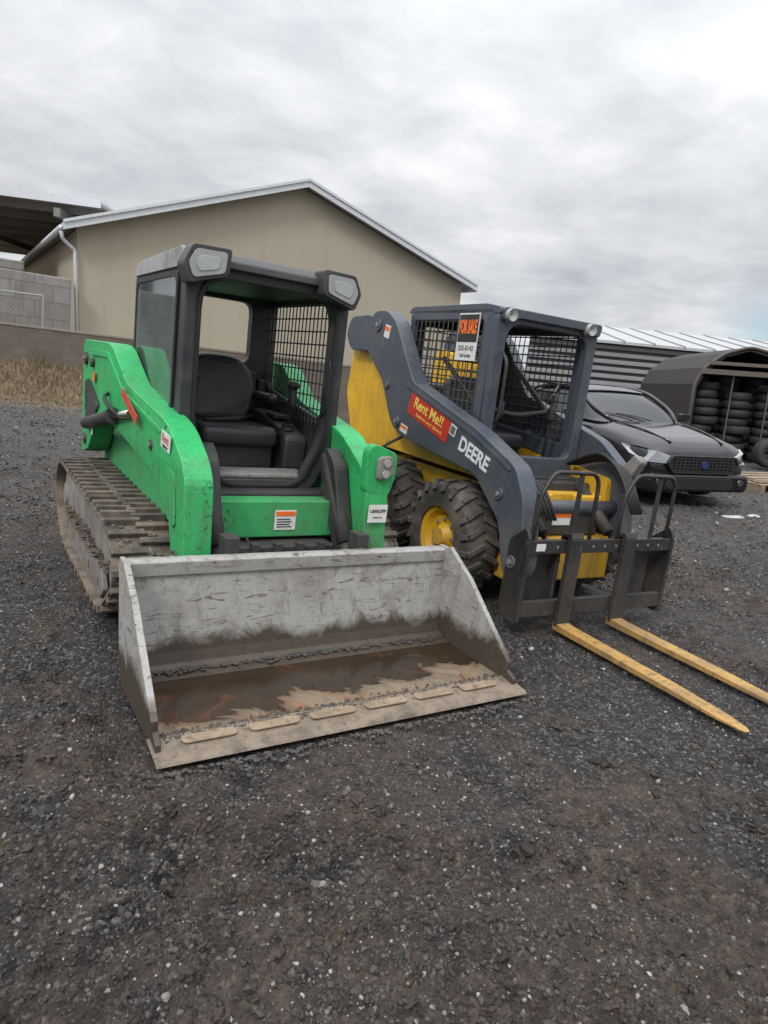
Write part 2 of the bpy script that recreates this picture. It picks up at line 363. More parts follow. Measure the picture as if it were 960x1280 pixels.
c=mix(nt,damp.outputs[0],c,(.085,.058,.036))
c=mix(nt,wet.outputs[0],c,wetc)
rim_=ramp(nt,math_(nt,'MULTIPLY_ADD',n2.outputs[0],.05,sy.outputs[1]),[(.145,1),(.175,0)])
c=mix(nt,rim_.outputs[0],c,(.045,.033,.025))
nt.links.new(c,p.inputs['Base Color'])
nt.links.new(ramp(nt,wet.outputs[0],[(0,.6),(1,.05)]).outputs[0],p.inputs['Roughness'])
bump(nt,p,math_(nt,'MULTIPLY',n2.outputs[0],math_(nt,'SUBTRACT',1.005,wet.outputs[0])),.5,.006); BFLOOR=m
BW=.865
prism('bucket_back_shell',TL,[(.58,.026),(.63,.034),(.665,.06),(.68,.11),(.735,.50)]+[(.750,.495),(.697,.105),(.683,.05),(.645,.014),(.58,.006)],-BW+.014,BW-.014,BUCK,bevel=.002)
box('bucket_floor',TL,-BW+.014,BW-.014,.1,.5798,.003,.026,BFLOOR,.002)
prism('bucket_top_rail',TL,[(.715,.46),(.71,.525),(.74,.532),(.80,.525),(.79,.44)],-BW,BW,BUCK,bevel=.005)
sidep=[(.045,.008),(.62,.0),(.69,.06),(.72,.14),(.785,.50),(.775,.54),(.715,.54),(.50,.40),(.10,.075),(.045,.05)]
prism('bucket_side_left',TL,sidep,-BW-.008,-BW+.0135,BUCK,bevel=.003)
prism('bucket_side_right',TL,sidep,BW-.0135,BW+.008,BUCK,bevel=.003)
for s in (-1,1): prism('bucket_side_edge_%d'%(s+1),TL,[(.72,.535),(.50,.395),(.10,.07),(.10,.115),(.48,.43),(.68,.55)],s*BW-.014,s*BW+.014,BUCK,bevel=.003)
EDGE=paint('cutting_edge_steel',(.23,.18,.13),dirt=(.06,.044,.034),amt=.85,rough=.5,lowdirt=False,scale=8)
PAD=paint('wear_pad_steel',(.32,.24,.16),dirt=(.11,.08,.055),amt=.8,rough=.5,lowdirt=False,scale=9)
LIPY=-.03
prism('cutting_edge',TL,[(LIPY,.004),(LIPY+.01,.014),(.13,.034),(.13,.0265)],-BW-.02,BW+.02,EDGE,bevel=.002)
for i in range(6):
    x0=-.77+i*.264
    prism('edge_wear_pad_%d'%i,TL,rpoly([(x0,.055),(x0+.215,.055),(x0+.215,.110),(x0,.110)],.028,4),.029,.036,PAD,axis='z',bevel=.002)
MUD=paint('mud_clod',(.035,.028,.023),dirt=(.10,.078,.058),amt=.6,rough=.9,lowdirt=False)
def clods(name,par,n,fn,s0,s1,mat):
    Vs=[];Fs=[]
    for k in range(n):
        c=fn(); s=s0+(s1-s0)*random.random()**2.5; off=12*k
        jit=1+.5*(rng.random((12,1))-.5); q=iv*jit*np.array([s*random.uniform(.8,1.6),s,s*.5])+np.array(c); Vs.append(q); Fs.append(itf+off)
    o=bigmesh(name,np.concatenate(Vs),np.concatenate(Fs),mat,False); o.parent=par; return o
clods('bucket_mud',TL,1500,lambda:(random.uniform(-.84,.84),.66-abs(random.gauss(0,.022)),.037+random.random()*.008),.003,.013,MUD)
clods('bucket_edge_mud',TL,1100,lambda:(random.uniform(-.84,.84),random.gauss(.13,.02),.033),.002,.007,MUD)
clods('bucket_spill',TL,500,lambda:(random.uniform(-.9,.95),-.05-abs(random.gauss(0,.03)),-.004),.003,.012,MUD)
box('attach_plate',TL,-.55,.55,.80,.86,.12,.46,BLACK)
for s in (-1,1):
    box('attach_lever_%s'%('l' if s<0 else 'r'),TL,s*.36-.035,s*.36+.035,.80,.90,.40,.60,BLACK)
def armx(s):
    return lambda y,z: s*.065*max(0,min(y,2.9)-1.2)
ARM=rpoly([(3.28,1.36),(3.22,1.43),(2.55,1.43),(2.40,1.42),(2.05,1.21),(1.30,1.08),(1.02,.93),(.94,.84),(.90,.40),(.97,.33),(1.07,.36),(1.20,.62),(1.46,.78),(2.30,.93),(2.72,.93),(2.95,.68),(3.22,.62)],[.04,.04,.04,.08,.08,.1,.06,.05,.03,.03,.03,.06,.1,.1,.06,.06,.04],3)
for s in (-1,1):
    sd='left' if s<0 else 'right'
    prism('lift_arm_'+sd,TL,ARM,s*.425,s*.565,GREEN,bevel=.006,fx=armx(s))
    def ox(yy): return s*(.565+.065*max(0,min(yy,2.9)-1.2))
    tubes('pivot_pins_'+sd,TL,[((ox(y)-s*.01,y,z),(ox(y)+s*.014,y,z),r) for y,z,r in ((3.12,1.30,.045),(2.88,1.28,.03),(3.06,.74,.04),(2.72,1.0,.035),(1.02,.45,.035),(1.5,.93,.03))],BLACK,18)
    tubes('pivot_bolts_'+sd,TL,[((ox(y),y,z),(ox(y)+s*.022,y,z),r) for y,z,r in ((3.12,1.30,.018),(3.06,.74,.016),(1.02,.45,.014),(1.5,.93,.012))],MUDSTEEL,6,False)
    prism('arm_rib_'+sd,TL,rpoly([(2.95,1.37),(2.45,1.37),(2.08,1.165),(1.35,1.03),(1.36,1.005),(2.1,1.14),(2.46,1.335),(2.95,1.335)],.02,2),s*.5655,s*.577,GREEN,bevel=.002,fx=armx(s))
    prism('tower_hollow_shade_'+sd,TL,rpoly([(3.16,1.14),(2.98,1.17),(2.80,1.10),(2.62,1.02),(2.70,.97),(2.92,.86),(3.08,.86)],.04,3),s*.5655,s*.5685,BLACK,bevel=0,fx=armx(s))  # thin black overlay: the shade of a hollow painted on the tower face
    prism('arm_seam_'+sd,TL,[(1.46,.82),(1.475,.82),(1.30,1.06),(1.285,1.06)],s*.5655,s*.5685,BLACK,bevel=0,fx=armx(s))
    prism('arm_access_'+sd,TL,rpoly([(1.28,.90),(1.10,.84),(1.04,.60),(1.12,.58),(1.22,.74)],.03,3),s*.5655,s*.574,GREEN,bevel=.003,fx=armx(s))
    xo=s*.60
    tubes('lift_cylinder_'+sd,TL,[((xo+s*.09,2.95,.86),(xo+s*.06,2.25,.99),.042),((xo+s*.06,2.27,.985),(xo+s*.06,2.18,1.002),.05)],BLACK,16)
    tubes('lift_rod_'+sd,TL,[((xo+s*.06,2.18,1.0),(xo+s*.03,1.86,1.05),.022)],CHROME,14)
    tubes('tilt_cylinder_'+sd,TL,[((s*.365,1.30,.95),(s*.365,1.0,.50),.045),((s*.365,1.0,.5),(s*.365,.9,.36),.03)],BLACK,16)
    prism('tilt_guard_'+sd,TL,rpoly([(1.36,.92),(1.28,1.00),(1.16,.92),(.98,.46),(1.04,.40),(1.2,.62)],.04,3),s*.33,s*.415,BLACK,bevel=.008)
    pipe('cylinder_hose_'+sd,TL,[(s*.55,2.6,1.15),(s*.69,2.35,1.1),(s*.69,2.2,1.06),(s*.66,2.1,1.02)],.012,CLOTH,8)
prism('knee_plate',TL,rpoly([(.415,.80),(.41,1.03),(.45,1.07),(.60,1.02),(.605,.90),(.57,.78)],.03,3),.935,1.0,GREEN,axis='y',bevel=.005)
prism('knee_light_housing',TL,rpoly([(.47,.87),(.465,1.00),(.56,1.01),(.575,.90)],.03,4),.905,.936,MUDSTEEL,axis='y',bevel=.008)
tubes('knee_bolts',TL,[((.515,.906,.91),(.515,.896,.91),.022),((.52,.906,.97),(.52,.896,.97),.022)],LENS,12)
box('crossbar',TL,-.43,.43,1.16,1.30,.50,.70,GREEN,.006)
box('lower_chassis',TL,-.50,.50,1.34,3.1,.2,.72,BLACK,.02)
box('step_plate',TL,-.33,.33,1.05,1.2,.36,.48,BLACK,.01)
for k in range(5): box('step_cleat_%d'%k,TL,-.30+k*.13,-.26+k*.13,1.02,1.07,.37,.50,BLACK,.004)
prism('engine_hood',TL,rpoly([(2.64,.70),(3.30,.70),(3.34,1.10),(3.20,1.28),(2.64,1.30)],.06,3),-.44,.44,GREEN,bevel=.01)
box('rear_grille',TL,-.36,.36,3.33,3.36,.75,1.1,BLACK,.01)
for s in (-1,1): box('side_skirt_'+('l' if s<0 else 'r'),TL,min(s*.43,s*.52),max(s*.43,s*.52),1.35,3.2,.55,.80,GREEN,.006)
# cab
co=rpoly([(-.47,.98),(-.475,1.90),(.475,1.90),(.47,.98),(.33,.665),(-.29,.665)],[.12,.10,.10,.12,.12,.12],6)
ci=rpoly([(-.395,1.03),(-.395,1.83),(.395,1.83),(.395,1.03),(.26,.735),(-.22,.735)],[.10,.16,.16,.10,.10,.10],6)
ring('cab_door_frame',TL,co,ci,1.44,1.54,CABBLK,bevel=.010)
ci2=rpoly([(-.412,1.02),(-.412,1.845),(.412,1.845),(.412,1.02),(.27,.72),(-.23,.72)],[.10,.16,.16,.10,.10,.10],6)
ci3=rpoly([(-.39,1.04),(-.39,1.825),(.39,1.825),(.39,1.04),(.255,.74),(-.215,.74)],[.10,.16,.16,.10,.10,.10],6)
ring('door_seal',TL,ci2,ci3,1.425,1.445,flat('seal_rubber',(.012,.012,.012),.5),bevel=.005)
roof=rpoly([(1.40,1.875),(1.405,1.915),(1.50,1.965),(2.50,1.945),(2.60,1.86)],[.008,.012,.05,.05,.02],4)
prism('cab_roof',TL,roof,-.465,.465,CABBLK,bevel=.006)
prism('roof_side_left',TL,rpoly([(1.46,1.86),(1.50,1.962),(2.50,1.942),(2.60,1.86)],.03,3),-.487,-.4655,CABGREY,bevel=.006)
for k in range(4): prism('roof_rib_%d'%k,TL,[(1.6,1.955),(1.6,1.975),(2.4,1.965),(2.4,1.94)],-.32+k*.2,-.28+k*.2,CABBLK,bevel=.004)
so=rpoly([(1.53,.70),(1.53,1.87),(2.62,1.87),(2.62,.70)],.04,4)
si=rpoly([(1.60,1.12),(1.60,1.81),(2.50,1.81),(2.50,1.25)],.07,4)
ring('cab_side_left',TL,so,si,-.47,-.43,CABBLK,axis='x',bevel=.008)
ring('cab_side_right',TL,so,si,.43,.47,CABBLK,axis='x',bevel=.008)
prism('side_glass_left',TL,rpoly([(1.575,1.10),(1.575,1.83),(2.53,1.83),(2.53,1.22)],.07,4),-.480,-.474,GLASS,bevel=0)
ring('side_glass_trim',TL,rpoly([(1.565,1.09),(1.565,1.84),(2.54,1.84),(2.54,1.21)],.07,4),rpoly([(1.59,1.115),(1.59,1.815),(2.515,1.815),(2.515,1.235)],.07,4),-.486,-.481,BLACK,axis='x',bevel=.002)
ro=rpoly([(-.45,.7),(-.45,1.9),(.45,1.9),(.45,.7)],.04,4)
ri=rpoly([(-.30,1.40),(-.30,1.81),(.29,1.81),(.29,1.40)],.07,4)
ring('cab_rear_panel',TL,ro,ri,2.50,2.58,CABBLK,bevel=.01)
seg=[]
for k in range(10): z=1.10+k*.078; seg.append(((.425,1.60,z),(.425,2.5,z),.0045))
for k in range(17): y=1.62+k*.054; seg.append(((.42,y,1.08),(.42,y,1.82),.0045))
tubes('side_mesh_right',TL,seg,BLACK,4,False)
tubes('side_mesh_left',TL,[((-.415,a[0][1],a[0][2]),(-.415,a[1][1],a[1][2]),.003) for a in seg],BLACK,4,False)
box('cab_floor',TL,-.42,.42,1.5,2.5,.70,.76,CABBLK,.01)
box('foot_plate',TL,-.36,.36,1.5,1.72,.7605,.79,MUDSTEEL,.01)
box('cab_ceiling',TL,-.42,.42,1.56,2.5,1.84,1.862,BLACK,.004)
for s in (-1,1):
    a_,b_=sorted((s*.425,s*.275))
    prism('console_%d'%(s+1),TL,rpoly([(1.74,.76),(1.72,.98),(1.85,1.03),(2.2,1.10),(2.45,1.10),(2.45,.76)],.04,3),a_,b_,CABBLK,bevel=.015)
    box('console_panel_%d'%(s+1),TL,a_+.02,b_-.02,1.98,2.14,1.07,1.10,BLACK,.006)
box('seat_base',TL,-.24,.24,1.82,2.35,.76,.92,BLACK,.02)
def cushion(name,x0,x1,y0,y1,z0,z1,par,mat):
    o=box(name,par,x0,x1,y0,y1,z0,z1,mat,.05); o.modifiers['b'].segments=5
    for p_ in o.data.polygons: p_.use_smooth=True
    return o
def backrest(name,par,yb,zb,mat,H_=.50):
    P=rpoly([(-.19,zb),(-.26,zb+.18),(-.23,zb+H_-.08),(-.12,zb+H_),(.12,zb+H_),(.23,zb+H_-.08),(.26,zb+.18),(.19,zb)],.08,4)
    o=prism(name,par,P,yb,yb+.11,mat,axis='y',bevel=.035,fx=None); o.modifiers['b'].segments=4
    for vv in o.data.vertices: vv.co.y+= (vv.co.z-zb)*.22-.25*abs(vv.co.x)*.35
    return o
cushion('seat_cushion',-.25,.25,1.76,2.28,.90,1.03,TL,SEATM)
backrest('seat_backrest',TL,2.20,1.02,SEATM,.42)
for s in (-1,1):
    cushion('arm_rest_%d'%(s+1),s*.27-.035,s*.27+.035,1.95,2.3,1.17,1.23,TL,SEATM)
    pipe('joystick_%s'%('l' if s<0 else 'r'),TL,[(s*.33,1.84,1.0),(s*.32,1.78,1.16),(s*.31,1.76,1.20)],.014,CLOTH)
    cushion('grip_%s'%('l' if s<0 else 'r'),s*.31-.026,s*.31+.026,1.73,1.785,1.17,1.31,TL,CLOTH)
    cushion('grip_top_%s'%('l' if s<0 else 'r'),s*.31-.034,s*.31+.034,1.715,1.79,1.28,1.33,TL,CLOTH)
    lathe('boot_%s'%('l' if s<0 else 'r'),TL,[(0,.065),(.02,.045),(.03,.05),(.05,.035),(.06,.04),(.08,.02)],(s*.33,1.84,.99),CLOTH,20,'z')
pipe('lap_bar',TL,[(-.33,2.35,1.42),(-.33,2.0,1.5),(-.30,1.86,1.46),(-.30,1.86,1.45)],.015,BLACK)
pipe('seat_belt',TL,[(.22,2.2,1.06),(.05,2.0,1.05),(-.18,1.95,1.04)],.016,CLOTH,6)
pipe('grab_handle',TL,[(.395,1.50,1.15),(.395,1.44,1.2),(.395,1.44,1.45),(.395,1.5,1.5)],.009,BLACK)
mk('sticker_warn_tri',[(-.34,2.494,1.36),(-.22,2.494,1.36),(-.28,2.494,1.46),(-.34,2.498,1.36),(-.22,2.498,1.36),(-.28,2.498,1.46)],[(0,1,2),(3,5,4),(0,3,4,1),(1,4,5,2),(2,5,3,0)],ORANGE,TL)
for k in range(5): box('rear_shelf_item_%d'%k,TL,.05+k*.07,.10+k*.07,2.38,2.47,1.12+.03*(k%3),1.30+.05*(k%2),BLACK,.01)
# head lamps
LR=flat('reflector',(.5,.5,.48),.15,.6)
for s in (-1,1):
    cx=-.405 if s<0 else .365
    Lp=[(-s*.115,-.045),(s*.085,-.105),(s*.12,-.01),(s*.075,.085),(-s*.125,.09)]
    def LL(k,kz): return rpoly([(cx+a*k,1.872+b*kz) for a,b in Lp],.02,3)
    prism('work_lamp_housing_%s'%('l' if s<0 else 'r'),TL,LL(1,1),1.33,1.46,CABBLK,axis='y',bevel=.008)
    prism('work_lamp_lens_%s'%('l' if s<0 else 'r'),TL,LL(.8,.74),1.322,1.3298,LENS,axis='y',bevel=.002)
    prism('work_lamp_bulb_%s'%('l' if s<0 else 'r'),TL,LL(.5,.42),1.318,1.3218,LR,axis='y',bevel=.001)
# tracks
TP=rpoly([(1.45,.0),(2.95,.0),(3.36,.30),(3.22,.60),(1.25,.57),(1.02,.30)],[.18,.22,.18,.24,.22,.2],7)
def loop_pts(P,step):
    P=[Vector(q) for q in P]; L=[0]
    for i in range(len(P)): L.append(L[-1]+(P[(i+1)%len(P)]-P[i]).length)
    T=L[-1]; n=int(T/step); out=[]
    for k in range(n):
        t=T*k/n; i=max(j for j in range(len(P)) if L[j]<=t); a=P[i];b=P[(i+1)%len(P)]; d=(b-a).normalized()
        out.append((a+d*(t-L[i]),d))
    return out
n_=len(TP)
TMUD=paint('track_mud_clod',(.13,.10,.072),dirt=(.06,.047,.036),amt=.8,rough=.95,lowdirt=False)
for s in (-1,1):
    sd='left' if s<0 else 'right'
    x0,x1=sorted((s*.52,s*.838))
    inner=[];TPo=[]
    for i in range(n_):
        a=Vector(TP[i-1]);b=Vector(TP[(i+1)%n_]); d=(b-a).normalized(); nrm=Vector((-d.y,d.x)); inner.append(tuple(Vector(TP[i])+nrm*.045)); TPo.append(tuple(Vector(TP[i])+nrm*.026))
    ring('track_belt_'+sd,TL,TPo,inner,x0,x1,TRACKR,axis='x',bevel=.004)
    it=[]
    for k,(q,d) in enumerate(loop_pts(TP,.058)):
        nrm=Vector((-d.y,d.x)); c=q+nrm*.012
        xa,xb=((x0+.0,x0+.175) if k%2 else (x1-.175,x1-.0))
        sk=random.uniform(-.003,.003)
        it.append((((xa+xb)/2,c.x,c.y),((xb-xa)/2,sk,0),(0,d.x*.018,d.y*.018),(0,nrm.x*.018,nrm.y*.018)))
    boxes('track_lugs_'+sd,TL,it,TRACKR,.005)
    lp=loop_pts(TP,.01)
    def mudp():
        q,d=random.choice(lp); nrm=Vector((-d.y,d.x)); c=q+nrm*.024; return (random.uniform(x0+.01,x1-.01),c.x,c.y)
    clods('track_mud_'+sd,TL,1500,mudp,.004,.018,TMUD)
    prism('track_frame_'+sd,TL,rpoly([(1.5,.13),(2.85,.13),(3.0,.3),(2.9,.44),(1.5,.42),(1.3,.28)],.04,3),s*.60,s*.76,MUDSTEEL,bevel=.01)
    prism('track_guard_'+sd,TL,rpoly([(1.62,.05),(2.75,.05),(2.85,.12),(2.8,.22),(1.6,.22),(1.52,.12)],.03,3),s*.77,s*.80,MUDSTEEL,bevel=.008)
    clods('frame_mud_'+sd,TL,500,lambda:(s*.79+random.uniform(-.02,.02),random.uniform(1.5,3.0),.22+abs(random.gauss(0,.03))),.004,.018,TMUD)
    for yy,zz,rr in ((1.30,.29,.20),(3.07,.33,.21),(1.68,.125,.08),(2.0,.125,.08),(2.3,.125,.08),(2.6,.125,.08)):
        lathe('track_roller',TL,[(-.10,0),(-.10,rr*.35),(-.085,rr*.4),(-.075,rr*.85),(-.06,rr),(.06,rr),(.075,rr*.85),(.085,rr*.4),(.10,rr*.35),(.10,0)],(s*.70,yy,zz),MUDSTEEL,28)
def decal_side(name,par,x,yc,zc,w,h,slope,mat,sgn=-1,th=.002):
    d=Vector((0,-math.cos(slope),math.sin(slope))); u=Vector((0,math.sin(slope),math.cos(slope)))
    return boxes(name,par,[((x,yc,zc),d*w/2,u*h/2,(th,0,0))],mat)
decal_side('logo_sticker',TL,-.582,1.25,.985,.17,.085,-.1,WHITE)
text('logo_text',TL,'Rents',.060,RED,(-.5845,1.25,.994),(0,-1,-.1),(0,0,1),.9)
text('logo_text_small',TL,'equipment',.026,TXTK,(-.5845,1.25,.958),(0,-1,-.1),(0,0,1),.9)
decal_side('stripe_red',TL,-.636,1.86,1.095,.42,.055,-.30,flat('stripe_paint',(.55,.06,.03),.4))
box('sticker_white_bar',TL,.0,.125,1.156,1.1598,.54,.65,WHITE,.0005); box('sticker_orange_bar',TL,.005,.12,1.153,1.1558,.62,.645,ORANGE,.0005)
for k in range(4): box('sticker_line_%d'%k,TL,.012,.10-.01*(k%2),1.1535,1.1558,.556+k*.014,.561+k*.014,TXTK,0)
box('fleet_number_plate',TL,.43,.55,.897,.8995,.64,.74,WHITE,.0005)
text('fleet_number',TL,'U#06289',.027,TXTK,(.49,.8955,.705),(1,0,0),(0,0,1))
text('fleet_number_small',TL,'rental unit',.014,TXTK,(.49,.8955,.67),(1,0,0),(0,0,1))
box('sticker_arm_orange',TL,-.678,-.675,2.76,2.84,1.16,1.22,ORANGE,.0005)
box('sticker_arm_white',TL,-.678,-.675,2.78,2.83,.80,.88,WHITE,.0005)
text('arm_model_number',TL,'T190',.085,TXTK,(-.6795,3.08,1.02),(0,0,1),(0,1,0),.8)
for k in range(4):
    pipe('hose_%d'%k,TL,[(-.30+k*.05,1.34,.62),(-.30+k*.05,1.12,.46),(-.25+k*.05,1.0,.42),(-.2+k*.05,.88,.44)],.012,CLOTH,8)
# ------------------------------------------------------------------ wheeled loader
SL=empty('skid_steer_loader',(B_O[0],B_O[1],0),B_O[2])
def tire(par,name,c,R,W,rim,s,lug=True,rimmat=YEL):
    xc=c[0]-s*W/2
    prof=[(-W/2,rim*1.0),(-W/2,rim*1.12),(-W/2*1.02,R*.80),(-W/2*.93,R*.92),(-W/2*.75,R*.965),(0,R*.975),(W/2*.75,R*.965),(W/2*.93,R*.92),(W/2*1.02,R*.80),(W/2,rim*1.12),(W/2,rim)]
    prof2=[(-W*.3,rim*1.0)]+prof+[(W*.3,rim*1.0)]
    lathe(name+'_tire',par,prof2,(xc,c[1],c[2]),RUBBER,48)
    if lug:
        it=[]; n=20
        for k in range(n*2):
            sd=1 if k%2 else -1; a=math.pi*2*(k/(n*2)); 
            rad=Vector((0,math.cos(a),math.sin(a))); tan=Vector((0,-math.sin(a),math.cos(a))); ax=Vector((1,0,0))
            dl=(ax*sd*.9+tan*.45).normalized(); dw=rad.cross(dl)
            cc=Vector((xc,c[1],c[2]))+rad*(R*.965)+ax*sd*W*.24
            it.append((cc,dl*W*.26,dw*.019,rad*R*.045))
            cc2=Vector((xc,c[1],c[2]))+rad*(R*.89)+ax*sd*W*.505+tan*.45*W*.26
            it.append((cc2,(rad*.75-ax*sd*.35).normalized()*R*.08,tan*.019,ax*.013))
        boxes(name+'_lugs',par,it,RUBBER,.005)
    o=s
    rp=[(0,.0),(0,rim*.28),(-o*.02,rim*.32),(-o*.05,rim*.45),(-o*.055,rim*.75),(-o*.01,rim*.86),(o*.0,rim*.98),(o*.008,rim*1.02),(-o*.01,rim*1.06)]
    rp=[(t-(.02*o),r_) for t,r_ in rp]
    lathe(name+'_rim',par,rp,(c[0],c[1],c[2]),rimmat,36)
    tubes(name+'_lug_nuts',par,[((c[0]-o*.09,c[1]+math.cos(k*math.pi/4)*rim*.56,c[2]+math.sin(k*math.pi/4)*rim*.56),(c[0]-o*.055,c[1]+math.cos(k*math.pi/4)*rim*.56,c[2]+math.sin(k*math.pi/4)*rim*.56),.011) for k in range(8)],MUDSTEEL,6,False)
for s in (-1,1):
    for nm,yy in (('front',.84),('rear',1.74)):
        tire(SL,'wheel_%s_%s'%(nm,'l' if s<0 else 'r'),(s*.73,yy,.39),.395,.27,.215,s)
box('chassis_body',SL,-.42,.42,.52,2.55,.22,.78,YEL,.01)
for s in (-1,1):
    sd='l' if s<0 else 'r'
    box('axle_housing_'+sd,SL,min(s*.42,s*.455),max(s*.42,s*.455),.6,2.0,.28,.5,YEL,.01)
    prism('fender_'+sd,SL,rpoly([(.44,.50),(.47,.90),(1.75,1.03),(2.35,1.0),(2.5,.8),(2.45,.5),(2.2,.84),(1.3,.83),(.8,.83),(.52,.70)],.04,3),s*.42,s*.502,YEL,bevel=.006)
    prism('rear_tower_'+sd,SL,rpoly([(2.05,.9),(2.0,1.25),(2.30,1.66),(2.9,1.76),(3.0,1.25),(2.75,.75),(2.4,.6)],.06,3),s*.40,s*.504,YEL,bevel=.01)
    xa,xb=(.505,.60) if s<0 else (.47,.53)
    prism('tower_link_'+sd,SL,rpoly([(2.30,1.62),(2.22,1.78),(2.45,1.93),(2.85,1.92),(2.93,1.76),(2.80,1.62)],.07,4),s*xa,s*xb,DGREY,bevel=.01)
    AB=[(2.42,1.86),(2.30,1.95),(2.10,1.95),(1.93,1.86),(1.55,1.41),(.65,1.16),(.22,.99),(.10,.80),(.03,.42),(.08,.30),(.20,.32),(.30,.62),(.62,.87),(1.68,.99),(1.84,1.08),(2.06,1.40),(2.38,1.62)]
    if s>0: AB=[((y if y>.65 else .65-(.65-y)*.60),z) for y,z in AB]
    AB=rpoly(AB,.06,4)
    xa,xb=(.51,.64) if s<0 else (.47,.565)
    prism('lift_arm_'+sd,SL,AB,s*xa,s*xb,DGREY,bevel=.007)
    yo=.19 if s>0 else 0
    tubes('pins_'+sd,SL,[((s*(xb-.005),yy,zz),(s*(xb+.015),yy,zz),rr) for yy,zz,rr in ((2.22,1.83,.05),(1.95,1.36,.03),(1.72,1.09,.04),(.12+yo*1.1,.42,.04),(.33+yo*.6,.80,.035))],DGREY,20)
    tubes('pin_bolts_'+sd,SL,[((s*(xb+.01),yy,zz),(s*(xb+.024),yy,zz),rr) for yy,zz,rr in ((2.22,1.83,.02),(1.72,1.09,.018),(.12+yo*1.1,.42,.016),(.33+yo*.6,.80,.014))],MUDSTEEL,6,False)
    if s<0: prism('arm_rib_'+sd,SL,rpoly([(1.62,1.40),(1.56,1.375),(.66,1.125),(.25,.97),(.26,.95),(.66,1.10),(1.57,1.35),(1.64,1.37)],.01,1),s*(xb+.0005),s*(xb+.008),DGREY,bevel=.002)
    tubes('lift_cyl_'+sd,SL,[((s*.46,2.35,.75),(s*.46,1.75,1.0),.045)],BLACK,16)
    tubes('lift_rod_'+sd,SL,[((s*.46,1.75,1.0),(s*.48,1.4,1.12),.022)],CHROME,12)
    tubes('tilt_cyl_'+sd,SL,[((s*.30,.62,.84),(s*.30,.26,.56),.04)],BLACK,16)
    tubes('tilt_rod_'+sd,SL,[((s*.30,.26,.56),(s*.30,.08,.42),.02)],CHROME,12)
tubes('arm_cross_tube',SL,[((-.52,.42,.70),(.48,.42,.70),.05)],DGREY,20)
prism('engine_hood',SL,rpoly([(2.1,.85),(2.1,1.42),(2.9,1.38),(3.0,1.1),(2.95,.6),(2.5,.5)],.06,3),-.39,.39,DGREY,bevel=.02)
box('rear_door',SL,-.38,.38,2.96,3.02,.55,1.2,BLACK,.01)
def side_ring(x0,x1,nm):
    o_=rpoly([(.86,.92),(.90,1.97),(2.02,1.97),(1.92,1.05)],.05,4); i_=rpoly([(.99,1.08),(1.0,1.89),(1.95,1.89),(1.87,1.15)],.05,4)
    ring(nm,SL,o_,i_,x0,x1,DGREY,axis='x',bevel=.01)
side_ring(-.46,-.41,'rops_side_l'); side_ring(.41,.46,'rops_side_r')
prism('rops_roof',SL,rpoly([(.82,1.93),(.84,1.975),(1.0,2.00),(2.0,2.0),(2.06,1.95)],.03,3),-.46,.46,DGREY,bevel=.012)
prism('rops_visor',SL,rpoly([(-.44,1.88),(-.455,1.975),(.455,1.975),(.44,1.88),(.30,1.915),(-.30,1.915)],.03,3),.80,.87,DGREY,axis='y',bevel=.01)
fo=rpoly([(-.46,.80),(-.46,1.95),(.46,1.95),(.46,.80)],.05,5); fi=rpoly([(-.375,.98),(-.375,1.88),(.375,1.88),(.375,.98)],[.08,.14,.14,.08],5)
ring('rops_front_frame',SL,fo,fi,.84,.91,DGREY,bevel=.01)
ring('rops_rear_frame',SL,rpoly([(-.44,1.0),(-.44,1.95),(.44,1.95),(.44,1.0)],.05,4),rpoly([(-.36,1.15),(-.36,1.86),(.36,1.86),(.36,1.15)],.05,4),1.93,1.97,BLACK,bevel=.008)
seg=[];
for s in (-1,1):
    for k in range(12): z=1.11+k*.07; seg.append(((s*.445,.98,z),(s*.445,1.96,z),.0055))
    for k in range(15): y=1.01+k*.064; seg.append(((s*.452,y,1.06),(s*.452,y,1.91),.0055))
for k in range(12): x=-.36+k*.065; seg.append(((x,1.95,1.15),(x,1.95,1.87),.0045))
for k in range(11): z=1.15+k*.068; seg.append(((-.37,1.955,z),(.37,1.955,z),.0045))
tubes('rops_mesh',SL,seg,BLACK,4,False)
box('cab_floor',SL,-.41,.41,.7,1.95,.80,.86,BLACK,.01)
box('seat_base',SL,-.24,.24,1.25,1.75,.86,1.0,BLACK,.02)
cushion('seat_cushion',-.25,.25,1.2,1.75,.98,1.10,SL,SEATM); backrest('seat_back',SL,1.64,1.08,SEATM,.42)
for s in (-1,1):
    pipe('control_lever_%d'%(s+1),SL,[(s*.26,1.0,.86),(s*.26,.98,1.2),(s*.24,.96,1.28)],.013,CLOTH); cushion('lever_grip_%d'%(s+1),s*.24-.022,s*.24+.022,.93,.98,1.24,1.36,SL,CLOTH)
pipe('safety_bar',SL,[(-.36,1.6,1.62),(-.34,1.12,1.30),(-.05,1.08,1.26),(.05,1.08,1.26),(.34,1.12,1.30),(.36,1.6,1.62)],.02,BLACK)
pipe('side_grab_bar',SL,[(-.40,.80,1.20),(-.40,.76,1.25),(-.40,.76,1.62),(-.40,.82,1.68)],.012,BLACK)
for s,xx_ in ((-1,-.40),(1,.33)):
    lathe('cab_light_%d'%(s+1),SL,[(0,0),(-.02,.03),(-.025,.04),(0,.045),(.03,.045)],(xx_,.795,1.925),LENS,20,'y')
box('front_chassis',SL,-.44,.44,.34,.518,.20,.50,YEL,.012)
box('front_step',SL,-.34,.34,.40,.60,.505,.72,BLACK,.015)
box('front_yellow_bracket',SL,-.40,-.12,.40,.46,.73,.79,YEL,.01); box('front_yellow_bracket_r',SL,.12,.36,.42,.48,.73,.78,YEL,.01)
box('floor_lip',SL,-.40,.40,.60,.84,.76,.84,BLACK,.01)
